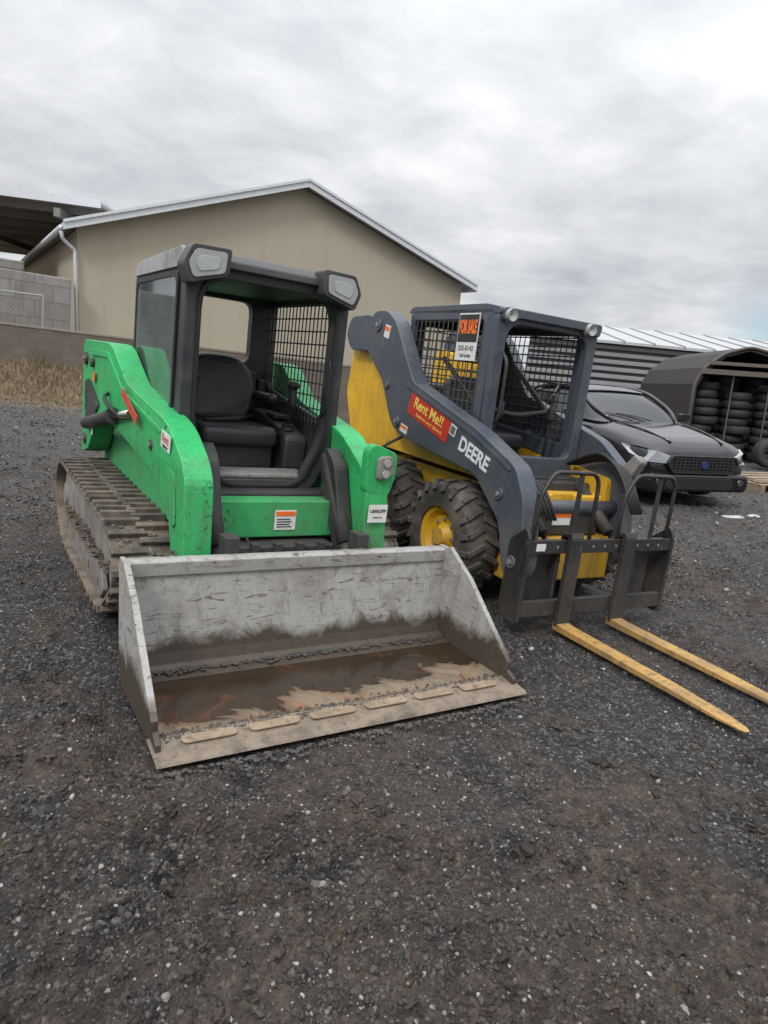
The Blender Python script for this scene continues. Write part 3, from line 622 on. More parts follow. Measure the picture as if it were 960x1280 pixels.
prism('coupler_bracket_r',SL,rpoly([(.44,.98),(.34,1.10),(.27,1.06),(.34,.94),(.42,.90)],.02,2),.50,.575,MUDSTEEL,bevel=.006)
for k in range(4): pipe('aux_hose_%d'%k,SL,[(.34+k*.025,.80,.95),(.36+k*.025,.52,1.10-k*.02),(.38+k*.028,.32,.98),(.36+k*.028,.14,.72)],.012,CLOTH,8,.12)
for k in range(3): pipe('aux_hose_b%d'%k,SL,[(-.45+k*.03,.55,.93),(-.42+k*.03,.25,.88),(-.40+k*.03,.12,.68)],.011,CLOTH,8,.1)
# carriage
box('carriage_top_rail',SL,-.62,.62,.0,.035,.50,.585,FORKB,.004)
box('carriage_bottom_rail',SL,-.62,.62,.0,.035,.10,.20,FORKB,.004)
for s in (-1,1):
    prism('carriage_end_%d'%(s+1),SL,rpoly([(-.01,.06),(-.01,.60),(.03,.66),(.16,.56),(.18,.14),(.12,.06)],.02,2),s*.62,s*.645,FORKB,bevel=.004)
    prism('carriage_gusset_%d'%(s+1),SL,[(.035,.12),(.035,.56),(.14,.5),(.16,.16)],s*.33,s*.355,FORKB,bevel=.004)
for i_,(x0_,x1_) in enumerate(((-.56,-.34),(.34,.56))): box('quick_attach_plate_%d'%i_,SL,x0_,x1_,.10,.14,.16,.52,FORKB,.006)
box('carriage_label',SL,-.57,-.50,-.0035,-.0008,.52,.565,WHITE,.0005)
tubes('carriage_notches',SL,[((-.5+k*.1,-.002,.5425),(-.5+k*.1,.006,.5425),.009) for k in range(11)],MUDSTEEL,10,False)
for (a,b) in ((-.60,-.13),(.10,.58)):
    i2=a+(b-a)*.68
    pipe('load_guard_%d'%int(a>0),SL,[(a,.02,.55),(a+.02,.02,.86),(a+.10,.02,1.0),(b-.04,.02,1.0),(b,.02,.94),(b,.02,.55)],.014,FORKB,8,.05)
    boxes('guard_flat_%d'%int(a>0),SL,[((a+.008,.02,.70),(.022,0,0),(0,.006,0),(0,0,.17)),((i2,.02,.78),(.018,0,0),(0,.006,0),(0,0,.22))],FORKB,.003)
def fork(nm,xc):
    w=.05
    box(nm+'_shank',SL,xc-w,xc+w,-.045,-.005,.03,.60,FORKB,.006)
    prism(nm+'_hook',SL,[(-.045,.60),(.04,.60),(.04,.55),(.055,.55),(.055,.615),(-.03,.635)],xc-w,xc+w,FORKB,bevel=.004)
    V=[];tip=-1.30
    for (y,wl,z0,z1) in ((-.005,w,.012,.062),(-.10,w,.010,.050),(-.85,w*.98,.010,.038),(-1.16,w*.9,.010,.026),(tip+.03,w*.6,.010,.019),(tip,w*.3,.011,.016)):
        V+=[(xc-wl,y,z0),(xc+wl,y,z0),(xc+wl,y,z1),(xc-wl,y,z1)]
    F=[(0,1,2,3)]
    for k in range(5):
        b=4*k
        for i in range(4): F.append((b+i,b+(i+1)%4,b+4+(i+1)%4,b+4+i))
    F.append((20,21,22,23)); mk(nm+'_blade',V,F,FORKY,SL,.004)
fork('fork_a',-.285); fork('fork_b',.185)
xs=-.6425
decal_side('rental_banner',SL,xs,1.27,1.175,.60,.16,-.27,RED)
text('rental_text',SL,'Rent Me!!',.110,TXTY,(xs-.004,1.27,1.205),(0,-1,-.27),(0,0,1),1.0,.0008,.002)
text('rental_text_small',SL,'Equipment rental  555-0142',.034,TXTY,(xs-.004,1.25,1.125),(0,-1,-.27),(0,0,1))
decal_side('qr_code',SL,xs-.003,.925,1.12,.075,.075,-.30,WHITE); decal_side('qr_dark',SL,xs-.0055,.925,1.12,.055,.055,-.30,flat('qr_grey',(.12,.12,.12),.5),th=.0008)
text('arm_lettering',SL,'DEERE',.135,TXTW,(xs,.66,.995),(0,-1,-.30),(0,0,1),.95,.001,.004)
boxes('for_sale_sign',SL,[((-.468,1.165,1.77),(0,-.125,0),(0,0,.165),(.003,0,0))],WHITE)
boxes('sign_black_panel',SL,[((-.4725,1.165,1.83),(0,-.118,0),(0,0,.095),(.0008,0,0))],TXTK)
text('sign_text',SL,'FOR SALE',.125,ORANGE,(-.475,1.165,1.835),(0,-1,0),(0,0,1),.40,.0008,.006)
text('sign_text_small',SL,'555-0142',.05,TXTK,(-.4725,1.165,1.69),(0,-1,0),(0,0,1))
text('sign_text_line',SL,'Call today',.035,TXTK,(-.4725,1.165,1.64),(0,-1,0),(0,0,1))
for i_,(yy,zz,w,h) in enumerate(((2.05,1.78,.09,.1),(1.60,1.045,.11,.06))): decal_side('warning_sticker_%d'%i_,SL,xs,yy,zz,w,h,-.2,WHITE); decal_side('warning_sticker_o%d'%i_,SL,xs-.003,yy,zz+h*.22,w*.9,h*.35,-.2,ORANGE,th=.001)
box('front_warning_sticker',SL,-.1,.06,.394,.3985,.58,.66,WHITE,.0005); box('front_warning_orange',SL,-.1,.06,.3905,.3935,.635,.66,ORANGE,.0005)
# ------------------------------------------------------------------ car
CP=flat('car_black_paint',(.008,.008,.010),.14); CPm=CP.node_tree.nodes['Principled BSDF']; CPm.inputs['Coat Weight'].default_value=.35; CPm.inputs['Coat Roughness'].default_value=.05
CGL=flat('car_glass',(.012,.014,.016),.05,0,.6); CPL=flat('car_black_plastic',(.012,.012,.012),.5); HLM=flat('car_headlight',(.33,.35,.38),.08)
CAR=empty('parked_car',(4.267,9.318,.15),.282,.053)
st=[(.0,.62,.30,.70,.60),(.10,.80,.22,.84,.76),(.30,.90,.20,.92,.84),(.70,.945,.20,.99,.92),(1.35,.965,.20,1.06,.99),(2.2,.965,.20,1.08,1.0),(3.3,.965,.20,1.09,1.02),(4.1,.955,.22,1.10,1.04),(4.75,.93,.26,1.08,1.03),(5.05,.86,.32,1.0,.95),(5.13,.70,.42,.90,.85)]
V=[];F=[]
for (y,w,zb,zt,zs) in st:
    half=[(.0,zb),(w*.75,zb),(w*.97,zb+.06),(w,zb+.30),(w*.985,zs-.14),(w*.93,zs),(w*.70,zt-.03),(w*.62,zt-.002),(w*.35,zt),(0,zt-.004)]
    V+=[(x,y,z) for x,z in half]+[(-x,y,z) for x,z in half[-2:0:-1]]
n=18
for k in range(len(st)-1):
    for i in range(n): F.append((k*n+i,k*n+(i+1)%n,(k+1)*n+(i+1)%n,(k+1)*n+i))
F.append(tuple(range(n-1,-1,-1))); F.append(tuple(range((len(st)-1)*n,len(st)*n)))
body=mk('car_body',V,F,CP,CAR,0,True); sb=body.modifiers.new('s','SUBSURF'); sb.levels=2; sb.render_levels=2
cut=tubes('cut',CAR,[((-1.2,1.0,.34),(-.70,1.0,.34),.385),((.70,1.0,.34),(1.2,1.0,.34),.385),((-1.2,3.87,.34),(-.70,3.87,.34),.385),((.70,3.87,.34),(1.2,3.87,.34),.385)],CPL,40)
bo=body.modifiers.new('bo','BOOLEAN'); bo.object=cut; bo.solver='EXACT'
dg=bpy.context.evaluated_depsgraph_get(); nm_=bpy.data.meshes.new_from_object(body.evaluated_get(dg)); body.modifiers.clear(); body.data=nm_; bpy.data.objects.remove(cut)
gh=[(1.35,.80,1.02,.55,1.035),(1.75,.83,1.03,.70,1.25),(2.25,.85,1.05,.64,1.47),(2.7,.86,1.05,.64,1.535),(3.3,.86,1.06,.64,1.53),(3.9,.84,1.07,.62,1.45),(4.4,.80,1.07,.62,1.24),(4.75,.74,1.07,.6,1.09)]
V=[];F=[]
for (y,wb,zb,wt,zt) in gh:
    V+=[(-wb,y,zb),(-(wb*.35+wt*.65),y,zb+(zt-zb)*.62),(-wt,y,zt-.03*(zt>1.1)),(-wt*.5,y,zt),(wt*.5,y,zt),(wt,y,zt-.03*(zt>1.1)),((wb*.35+wt*.65),y,zb+(zt-zb)*.62),(wb,y,zb)]
for k in range(len(gh)-1):
    for i in range(7): F.append((k*8+i,k*8+i+1,(k+1)*8+i+1,(k+1)*8+i))
g_=mk('car_greenhouse_glass',V,F,CGL,CAR,0,True); g_.modifiers.new('s','SUBSURF').render_levels=2
def gpt(k,i,off=.012):
    v_=Vector(V[k*8+i]); c_=Vector((0,v_.y,1.0)); return v_+(v_-c_).normalized()*off
RV=[];RF=[]
for k in range(2,6):
    for i in (2,3,4,5): RV.append(gpt(k,i,.02))
for k in range(3):
    for i in range(3): RF.append((k*4+i,k*4+i+1,(k+1)*4+i+1,(k+1)*4+i))
r_=mk('car_roof',RV,RF,CP,CAR,0,True); so_=r_.modifiers.new('so','SOLIDIFY'); so_.thickness=.03; r_.modifiers.new('s','SUBSURF').render_levels=2
for s in (2,5):
    pipe('car_pillar_%d'%s,CAR,[tuple(gpt(k,s,.008)) for k in range(8)],.032,CP,8,.2)
RIMS=flat('rim_silver',(.12,.12,.125),.35,.6); SPK=flat('spoke_silver',(.2,.2,.21),.35,.7); LCORE=flat('lamp_core',(.12,.12,.13),.1,.5)
for s in (-1,1):
    tubes('car_b_pillar_%d'%(s+1),CAR,[((s*.86,3.0,1.05),(s*.655,2.95,1.50),.03)],CP,8)
    for yy in (1.0,3.87):
        lathe('car_tire',CAR,[(-.11,.22),(-.12,.25),(-.115,.32),(-.09,.335),(.09,.335),(.115,.32),(.12,.25),(.11,.22)],(s*.83,yy,.335),CPL,40)
        lathe('car_rim',CAR,[(0,0),(0,.05),(-s*.03,.06),(-s*.035,.19),(0,.215),(-s*.02,.23)],(s*.93,yy,.335),RIMS,32)
        tubes('car_spokes',CAR,[((s*.925,yy,.335),(s*.93,yy+.2*math.cos(q),.335+.2*math.sin(q)),.022) for q in [j*2*math.pi/5 for j in range(5)]],SPK,6)
    HP=[(s*.50,.02,.70),(s*.52,.01,.60),(s*.80,.14,.61),(s*.915,.40,.69),(s*.925,.60,.80),(s*.86,.34,.80),(s*.70,.09,.765)]
    def hl(nm,P,mat,dep,grow):
        P=[(a,b-grow,c_) for a,b,c_ in P]; n7=len(P); vv=P+[(a*.93,b+dep,c_-.01) for a,b,c_ in P]
        mk(nm,vv,[tuple(range(n7)),tuple(range(2*n7-1,n7-1,-1))]+[(i,(i+1)%n7,n7+(i+1)%n7,n7+i) for i in range(n7)],mat,CAR,.004)
    hl('car_headlight_%d'%(s+1),HP,HLM,.12,.035)
    cx=sum(a for a,_,_ in HP)/7; cz=sum(c_ for _,_,c_ in HP)/7; cyy=sum(b for _,b,_ in HP)/7
    hl('car_headlight_core_%d'%(s+1),[(cx+(a-cx)*.6,cyy+(b-cyy)*.6,cz+(c_-cz)*.5) for a,b,c_ in HP],LCORE,.05,.048)
    prism('car_mirror_%d'%(s+1),CAR,rpoly([(s*.93,1.05),(s*1.12,1.07),(s*1.14,1.17),(s*.98,1.19)],.03,3),1.78,1.88,CP,axis='y',bevel=.02)
    tubes('car_fog_%d'%(s+1),CAR,[((s*.66,-.03,.36),(s*.66,.10,.36),.045)],LCORE,16)
    pipe('hood_crease_%d'%(s+1),CAR,[(s*.42,.16,.875),(s*.50,.6,.985),(s*.58,1.3,1.06)],.012,CP,6,.2)
    pipe('wiper_%d'%(s+1),CAR,[(s*.1,1.36,1.07),(s*.1-.25,1.5,1.13),(s*.1-.5,1.56,1.15)],.008,CPL,6)
GP=rpoly([(-.52,.72),(.52,.72),(.58,.61),(.48,.48),(-.48,.48),(-.58,.61)],.03,3)
prism('car_grille',CAR,GP,-.035,.12,CPL,axis='y',bevel=.01)
ring('car_grille_surround',CAR,GP,[(a*.94,(b-.6)*.86+.6) for a,b in GP],-.05,-.0355,flat('surround',(.10,.10,.10),.15,.8),bevel=.003)
its=[]
for k in range(5): its.append(((0,-.044,.515+k*.042),(.48,0,0),(0,.006,0),(0,0,.006)))
for k in range(15): its.append(((-.45+k*.064,-.0445,.60),(.005,0,0),(0,.006,0),(0,0,.10)))
boxes('car_grille_mesh',CAR,its,flat('grille_bar',(.05,.05,.05),.3,.4))
lathe('car_badge',CAR,[(-.01,0),(-.01,.05),(0,.055),(.01,.055)],(0,-.06,.60),flat('badge_blue',(.02,.04,.14),.2),24,'y')
prism('car_bumper',CAR,rpoly([(-.78,.47),(.78,.47),(.82,.36),(.78,.22),(-.78,.22),(-.82,.36)],.05,3),-.02,.35,CP,axis='y',bevel=.04)
prism('car_intake',CAR,rpoly([(-.50,.42),(.50,.42),(.56,.30),(.48,.25),(-.48,.25),(-.56,.30)],.03,3),-.028,.1,CPL,axis='y',bevel=.01)
# ------------------------------------------------------------------ buildings
def stucco(name,c):
    m,nt,p=newmat(name); v=objc(nt); a=noise(nt,.35,6,.6,v); b=noise(nt,40,5,.7,v)
    s=noise(nt,1.2,6,.6,mapping(nt,v,(2,2,.12)))
    c1=mix(nt,a.outputs[0],tuple(x*.90 for x in c),tuple(x*1.06 for x in c)); c1=mix(nt,ramp(nt,s.outputs[0],[(.5,0),(.8,.3)]).outputs[0],c1,tuple(x*.75 for x in c))
    nt.links.new(c1,p.inputs['Base Color']); p.inputs['Roughness'].default_value=.9; bump(nt,p,b.outputs[0],.3,.01); return m
STUC=stucco('tan_stucco',(.43,.385,.30))
TRIM=flat('white_trim',(.62,.64,.67),.5); METR=flat('metal_roof',(.45,.47,.5),.4)
BL=Vector((-9.28,20.0)); BR=Vector((2.10,27.4)); d=(BR-BL); Wd=d.length; ang=math.atan2(d.y,d.x)
BLD=empty('gable_building',(BL.x,BL.y,0),ang,.05)
zl=4.42; pk=6.66; DEP=22
prism('gable_wall',BLD,[(0,-1.0),(0,zl),(Wd/2,pk),(Wd,zl),(Wd,-1.0)],0,.25,STUC,axis='y',bevel=0)
box('left_wall',BLD,0.0,.25,.252,DEP,-1,zl-.08,STUC,0); box('right_wall',BLD,Wd-.25,Wd,.252,DEP,-1,zl-.08,STUC,0)
box('rear_wall',BLD,.252,Wd-.252,DEP-.25,DEP,-1,zl,STUC,0)
sl=(pk-zl)/(Wd/2); oh=.40
DRIP=flat('drip_edge',(.66,.69,.72),.4)
for s in (0,1):
    def X_(x): return x if s==0 else Wd-x
    a0=(X_(-oh),zl-sl*oh+.05); a1=(X_(Wd/2),pk+.05)
    prism('roof_slope_%d'%s,BLD,[a0,a1,(a1[0],a1[1]+.10),(a0[0],a0[1]+.10)],-.4,DEP+.4,METR,axis='y',bevel=0)
    prism('rake_fascia_%d'%s,BLD,[(a0[0],a0[1]-.10),(a1[0],a1[1]-.10),(a1[0],a1[1]+.14),(a0[0],a0[1]+.14)],-.46,-.403,TRIM,axis='y',bevel=0)
    prism('rake_fascia_edge_%d'%s,BLD,[(a0[0],a0[1]+.08),(a1[0],a1[1]+.08),(a1[0],a1[1]+.16),(a0[0],a0[1]+.16)],-.50,-.463,DRIP,axis='y',bevel=0)
    pipe('gutter_%d'%s,BLD,[(X_(-oh-.05),-.35,zl-sl*oh),(X_(-oh-.05),DEP,zl-sl*oh)],.08,TRIM,8)
pipe('downspout',BLD,[(-oh-.05,-.3,zl-.2),(-oh+.0,-.2,zl-.40),(-.08,-.08,zl-.65),(-.08,-.08,0)],.05,TRIM,8)
CAN=empty('metal_canopy',(-10.1,22.0,0),.04,.0)
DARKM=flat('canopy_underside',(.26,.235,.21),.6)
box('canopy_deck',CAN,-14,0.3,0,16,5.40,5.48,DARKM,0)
box('canopy_fascia',CAN,-14,.34,-.06,-.003,5.34,5.56,TRIM,0)
box('canopy_top',CAN,-14,.3,0,16,5.483,5.55,METR,0)
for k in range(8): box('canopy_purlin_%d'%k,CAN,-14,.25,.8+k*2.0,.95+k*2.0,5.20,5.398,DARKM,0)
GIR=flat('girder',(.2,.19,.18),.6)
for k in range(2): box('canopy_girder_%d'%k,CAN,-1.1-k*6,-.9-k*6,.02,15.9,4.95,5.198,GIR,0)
for k in (0,1):
    for j in (0,1): box('canopy_post_%d%d'%(k,j),CAN,-1.1-k*6-5,-.9-k*6-5,5+j*10,5.2+j*10,-1,5.2,TRIM,0)
def blockmat(name,c1,c2,bw,rh):
    m,nt,p=newmat(name); v=objc(nt); br=N(nt,'ShaderNodeTexBrick'); nt.links.new(mapping(nt,v,(1,1,1),(math.pi/2,0,0)),br.inputs[0])
    br.inputs['Scale'].default_value=1; br.inputs['Brick Width'].default_value=bw; br.inputs['Row Height'].default_value=rh; br.inputs['Mortar Size'].default_value=.012
    br.inputs['Color1'].default_value=(*c1,1); br.inputs['Color2'].default_value=(*c2,1); br.inputs['Mortar'].default_value=(.13,.12,.11,1)
    nn=noise(nt,3,8,.7,v); n3=noise(nt,1.5,7,.6,mapping(nt,v,(2,1,.4)))
    c=mix(nt,nn.outputs[0],br.outputs[0],tuple(.6*x for x in c2)); c=mix(nt,ramp(nt,n3.outputs[0],[(.48,0),(.68,.7)]).outputs[0],c,(.13,.105,.08))
    nt.links.new(c,p.inputs['Base Color']); p.inputs['Roughness'].default_value=.95; bump(nt,p,nn.outputs[0],.5,.02); return m
BLOCK=blockmat('concrete_block',(.40,.38,.36),(.28,.265,.25),.9,.45)
BW_=empty('block_wall',(-10.1,18.9,0),ang)
prism('wall_blocks',BW_,[(-9,0),(-9,2.95),(.9,2.95),(.9,0)],0,.5,BLOCK,axis='y',bevel=.03)
boxes('upper_blocks',BW_,[((-1.6,.5,3.15),(.42,0,0),(0,.3,0),(0,0,.19)),((-2.6,.5,3.12),(.40,0,0),(0,.3,0),(0,0,.17)),((-.6,.3,3.08),(.35,0,0),(0,.25,0),(0,0,.13))],BLOCK,.04)
LB=blockmat('low_wall_block',(.20,.17,.14),(.15,.125,.10),.4,.2)
LW=empty('low_concrete_wall',(-16,16.4,.0),math.radians(6))
box('low_wall_body',LW,0,22,-.1,.1,-.1,1.50,LB,.01); box('low_wall_cap',LW,-.02,22.02,-.12,.12,1.503,1.56,flat('wall_cap',(.22,.19,.16),.9),.01)
GALV=flat('galvanized',(.4,.41,.42),.4,.6)
CLF=empty('chain_link_fence',(-16,17.4,0),math.radians(6))
seg=[((0,0,2.35),(6.6,0,2.35),.022)]+[((k*2.2,0,0),(k*2.2,0,2.4),.03) for k in range(4)]
for k in range(48): seg+= [((k*.12,.01,1.5),(k*.12+.8,.01,2.34),.002),((k*.12+.8,-.01,1.5),(k*.12,-.01,2.34),.002)]
tubes('chain_link_posts_and_mesh',CLF,seg,GALV,5,False)
m,nt,p=newmat('dry_weeds'); ge=N(nt,'ShaderNodeNewGeometry'); r=ramp(nt,ge.outputs['Random Per Island'],[(0,(.09,.06,.038)),(.5,(.22,.16,.095)),(1,(.44,.36,.23))]); nt.links.new(r.outputs[0],p.inputs['Base Color']); p.inputs['Roughness'].default_value=.9
k=90000; xx=-17+15*rng.random(k); yy=12.2+4.9*rng.random(k)**.5+ .1*(xx+9); zz=G(xx,yy)-.01
den=vn(xx/.7,yy/.7,31)+rng.random(k)*.7>.12+.6*ss(15.2,12.6,yy); xx=xx[den];yy=yy[den];zz=zz[den];k=len(xx)
tall=ss(.0,.35,vn(xx/.6,yy/3,77)+.05)
hgt=(.05+.5*rng.random(k)**2*(.22+1.1*tall))*ss(14.0,16.2,yy)+.035; a=rng.random(k)*6.28; wd=.005+.006*rng.random(k); ln=(rng.random((k,2))-.5)*1.0*hgt[:,None]
P0=np.stack([xx-np.cos(a)*wd,yy-np.sin(a)*wd,zz],1);P1=np.stack([xx+np.cos(a)*wd,yy+np.sin(a)*wd,zz],1);P2=np.stack([xx+ln[:,0],yy+ln[:,1],zz+hgt],1)
bigmesh('dry_grass',np.stack([P0,P1,P2],1).reshape(-1,3),np.arange(3*k).reshape(-1,3),m,False)
TR=empty('cargo_trailer',(-12.4,20.6,0),ang)
box('trailer_box',TR,-5,-.0,2.2,4.4,2.9,4.2,flat('trailer_dark',(.03,.035,.045),.4),.06); box('trailer_rib',TR,-.9,-.8,2.14,2.19,2.9,4.15,TRIM,0)
box('trailer_lower',TR,-4.9,-.1,2.3,4.3,.6,2.88,flat('trailer_grey',(.1,.1,.11),.5),.02)
m,nt,p=newmat('ribbed_metal'); v=objc(nt); n_=noise(nt,1.5,5,.6,v); nt.links.new(mix(nt,n_.outputs[0],(.20,.205,.21),(.31,.315,.32)),p.inputs['Base Color']); p.inputs['Roughness'].default_value=.5; RIB=m
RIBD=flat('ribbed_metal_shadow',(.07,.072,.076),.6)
SH=empty('ribbed_metal_shed',(5.6,25.5,.3),math.radians(2),.03)
its=[]
for k in range(12): its.append(((12,0,.15+k*.26),(13,0,0),(0,.05,0),(0,0,.075)))
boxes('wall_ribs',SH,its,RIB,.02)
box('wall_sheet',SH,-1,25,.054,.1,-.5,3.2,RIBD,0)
prism('shed_roof',SH,[(-.3,3.12),(5.5,4.15),(5.5,4.23),(-.3,3.22)],-1.2,25.2,flat('white_roof',(.42,.43,.44),.5),bevel=0)
for k in range(24): box('roof_seam_%d'%k,SH,-1+k*1.1,-.96+k*1.1,-.32,-.302,3.10,3.26,RIB,0)
for k in range(24): prism('roof_rib_%d'%k,SH,[(-.3,3.222),(5.5,4.232),(5.5,4.27),(-.3,3.26)],-1+k*1.1,-.94+k*1.1,RIB,bevel=0)
# tire shelter
TS=empty('tire_storage_shelter',(7.05,16.6,.34),math.radians(-4),.05)
SHB=flat('shelter_cover',(.030,.025,.023),.75)
arch=[(0,0),(0,1.75),(.18,2.15),(.6,2.50),(1.15,2.68),(1.75,2.55),(2.25,2.25),(2.5,1.80),(2.5,0)]
arch_i=[(a*.94+.075,b*.965) for a,b in arch]
for i in (0,-1): arch_i[i]=(arch_i[i][0],0)
ring('shelter_shell',TS,arch,arch_i,0,4.5,SHB,bevel=0)
prism('shelter_back',TS,arch,4.5,4.55,SHB,axis='y',bevel=0)
pipe('shelter_front_hoop',TS,[(a,-.02,b) for a,b in arch],.035,flat('hoop',(.10,.085,.072),.7),8,.15)
PLK=flat('plank_grey',(.12,.10,.085),.8)
box('shelter_plank',TS,.1,2.4,-.08,-.03,2.0,2.12,PLK,.005); box('shelter_plank_b',TS,.25,2.2,-.12,-.085,2.22,2.30,PLK,.005)
for x in (.9,1.75): box('rack_post_%d'%int(x*10),TS,x-.015,x+.015,.05,.08,0,2.0,flat('rack_steel',(.12,.12,.12),.5,.4),0)
TIRE=flat('used_tire',(.022,.022,.023),.7)
def torus_data(R=.32,r=.1,n=24,m_=10):
    V=[];F=[]
    for i in range(n):
        a=2*math.pi*i/n
        for j in range(m_):
            b=2*math.pi*j/m_; rr=R-.09+ (.09*np.sign(math.cos(b))*abs(math.cos(b))**.5); V.append((rr*math.cos(a),rr*math.sin(a),r*np.sign(math.sin(b))*abs(math.sin(b))**.6))
    for i in range(n):
        for j in range(m_): F.append((i*m_+j,((i+1)%n)*m_+j,((i+1)%n)*m_+(j+1)%m_,i*m_+(j+1)%m_))
    return V,F
tv,tf=torus_data()
def tirestack(par,name,lst):
    V=[];F=[]
    for (x,y,z,mode) in lst:
        k=len(V); M=Matrix.Translation((x,y,z))@(Matrix.Rotation(math.pi/2+random.uniform(-.12,.12),4,'X') if mode=='f' else Matrix.Rotation(math.pi/2,4,'Y') if mode=='s' else Matrix.Rotation(random.uniform(-.05,.05),4,'X'))
        sc=random.uniform(.93,1.07)
        V+=[M@(Vector(q)*sc) for q in tv]; F+=[tuple(k+i for i in f) for f in tf]
    return mk(name,V,F,TIRE,par,0,True)
L=[]
for ci in range(3):
    for ri_ in range((9,8,9)[ci]): L.append((.48+ci*.77+random.uniform(-.05,.05),.5+random.uniform(-.06,.06),.1+.205*ri_,'u'))
for ci in range(3):
    for ri_ in range(10): L.append((.5+ci*.77,1.4,.1+.2*ri_,'u'))
tirestack(TS,'stored_tires',L)
TS2=empty('tire_pile',(8.2,14.9,.42),math.radians(-5),.05)
L=[(0.0,0,.32,'f'),(.75,.05,.32,'f'),(.1,.35,.32,'f'),(1.5,.1,.32,'f'),(.4,.5,.95,'f')]
for ri_ in range(7): L+=[(1.6,1.0,.1+.2*ri_,'u'),(2.35,1.0,.1+.2*ri_,'u')]
tirestack(TS2,'loose_tires',L)
WOOD=paint('old_lumber',(.28,.21,.14),dirt=(.12,.10,.08),amt=.6,rough=.85,lowdirt=False,scale=2)
PL=empty('wooden_pallet',(6.45,11.9,float(G(6.45,11.9))),math.radians(20),.05)
its=[]
for k in range(9): its.append(((0,-.55+k*.14,.14),(.6,0,0),(0,.05,0),(0,0,.01)))
for k in (-1,0,1): its.append(((k*.55,0,.065),(.04,0,0),(0,.62,0),(0,0,.062)))
for k in range(7): its.append(((.2+random.uniform(-.1,.1),-.5+k*.17,.17+.012*(k%3)),(.75,random.uniform(-.1,.1),0),(0,.06,0),(0,0,.012)))
boxes('pallet_boards',PL,its,WOOD,.003)
SNOWM=flat('old_snow',(.42,.44,.47),.6)
def blob(name,x,y,rx,ry,h):
    n=26;V=[(x,y,float(H(x,y))+h)];F=[]
    for ring_ in (1,2,3):
        for i in range(n):
            a=2*math.pi*i/n; q=ring_/3*(1+.9*float(vn(np.array(3*math.cos(a)+x*7),np.array(3*math.sin(a)+y*5),44))); px,py=x+rx*q*math.cos(a),y+ry*q*math.sin(a)
            V.append((px,py,float(H(px,py))+h*(1-(ring_/3)**2)*(.6+.8*random.random())-.012*(ring_==3)+.006))
    for i in range(n): F.append((0,1+i,1+(i+1)%n))
    for r2 in range(2):
        for i in range(n): F.append((1+r2*n+i,1+(r2+1)*n+i,1+(r2+1)*n+(i+1)%n,1+r2*n+(i+1)%n))
    return mk(name,V,F,SNOWM,None,0,True)
for q in ((4.6,8.9,.14,.05,.02),(4.95,9.05,.10,.04,.015)): blob('snow_patch',*q)
hv=[];hf=[]
for i in range(81):
    a=math.radians(-60+i*1.5); R_=330; x,y=R_*math.sin(a),R_*math.cos(a); hgt=6+5*float(vn(np.array(i/7.),np.array(.3),5))+3*float(vn(np.array(i/2.),np.array(.3),6))
    hv+=[(x,y,-3),(x*1.1,y*1.1,max(1,hgt))]
for i in range(80): hf.append((2*i,2*i+2,2*i+3,2*i+1))
mk('distant_hills',hv,hf,flat('hill_haze',(.16,.17,.19),.9),None)
# ------------------------------------------------------------------ world
w=bpy.data.worlds.new('World'); SC.world=w; w.use_nodes=True; nt=w.node_tree; nt.nodes.clear()
out=N(nt,'ShaderNodeOutputWorld'); sk=N(nt,'ShaderNodeTexSky'); sk.sky_type='NISHITA'; sk.sun_disc=False
EL=math.radians(42); AZ=math.radians(-152)
sk.sun_elevation=EL; sk.sun_rotation=AZ
b1=N(nt,'ShaderNodeBackground'); b1.inputs[1].default_value=.10; nt.links.new(sk.outputs[0],b1.inputs[0])
tc=N(nt,'ShaderNodeTexCoord'); sx=N(nt,'ShaderNodeSeparateXYZ'); nt.links.new(tc.outputs['Generated'],sx.inputs[0])
zc=math_(nt,'MAXIMUM',sx.outputs[2],0.0); za=math_(nt,'ADD',zc,.14)
cb=N(nt,'ShaderNodeCombineXYZ'); nt.links.new(math_(nt,'DIVIDE',sx.outputs[0],za),cb.inputs[0]); nt.links.new(math_(nt,'DIVIDE',sx.outputs[1],za),cb.inputs[1])
c1=noise(nt,.6,9,.55,cb.outputs[0],.35); c2=noise(nt,2.0,8,.6,cb.outputs[0],.3)
cm=mix(nt,.38,c1.outputs[0],c2.outputs[0])
cl=ramp(nt,cm,[(.36,(.47,.49,.53)),(.45,(.60,.615,.65)),(.53,(.73,.745,.77)),(.61,(.90,.905,.92))])
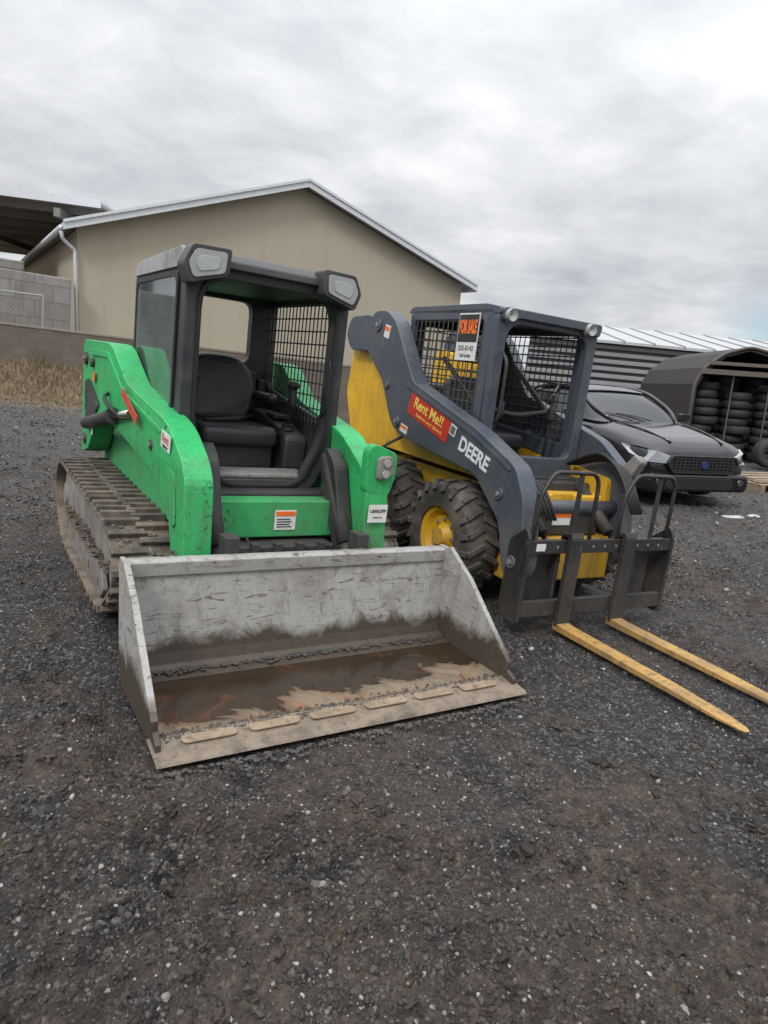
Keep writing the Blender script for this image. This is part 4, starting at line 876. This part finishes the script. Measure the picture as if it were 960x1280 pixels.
# overcast sky: much brighter toward the zenith
z3=math_(nt,'POWER',zc,3.0)
gr=math_(nt,'ADD',math_(nt,'MULTIPLY_ADD',zc,.30,1.0),math_(nt,'MULTIPLY',z3,3.0))
b2=N(nt,'ShaderNodeBackground'); nt.links.new(cl.outputs[0],b2.inputs[0]); nt.links.new(gr,b2.inputs[1])
gapm=math_(nt,'MULTIPLY',maprange(nt,sx.outputs[0],.38,.45),maprange(nt,zc,.17,.12))
gap=math_(nt,'SUBTRACT',1.0,math_(nt,'MULTIPLY',gapm,ramp(nt,c2.outputs[0],[(.34,0),(.50,.9)]).outputs[0]))
ms=N(nt,'ShaderNodeMixShader'); nt.links.new(gap,ms.inputs[0]); nt.links.new(b1.outputs[0],ms.inputs[1]); nt.links.new(b2.outputs[0],ms.inputs[2]); nt.links.new(ms.outputs[0],out.inputs[0])
sd=bpy.data.lights.new('sun','SUN'); sd.energy=1.5; sd.angle=math.radians(12); sd.color=(1,.97,.93)
so=bpy.data.objects.new('sun',sd); SC.collection.objects.link(so)
dirv=Vector((math.sin(AZ)*math.cos(EL),math.cos(AZ)*math.cos(EL),math.sin(EL))); so.rotation_euler=(-dirv).to_track_quat('-Z','Y').to_euler(); so.location=(0,0,20)
# ------------------------------------------------------------------ camera
pitch,roll,h,f=.200,.122,1.444,847.
fw=Vector((0,math.cos(pitch),-math.sin(pitch))); rt=Vector((1,0,0)); up=rt.cross(fw)
r_=rt*math.cos(roll)+up*math.sin(roll); u_=-rt*math.sin(roll)+up*math.cos(roll)
cd=bpy.data.cameras.new('camera'); cd.sensor_fit='VERTICAL'; cd.sensor_height=36; cd.lens=f/1280*36; cd.clip_end=2000; cd.clip_start=.05
co_=bpy.data.objects.new('camera',cd); SC.collection.objects.link(co_)
co_.matrix_world=Matrix(((r_.x,u_.x,-fw.x,0),(r_.y,u_.y,-fw.y,0),(r_.z,u_.z,-fw.z,h),(0,0,0,1)))
SC.camera=co_
SC.view_settings.view_transform='Standard'; SC.view_settings.look='None'; SC.view_settings.exposure=0
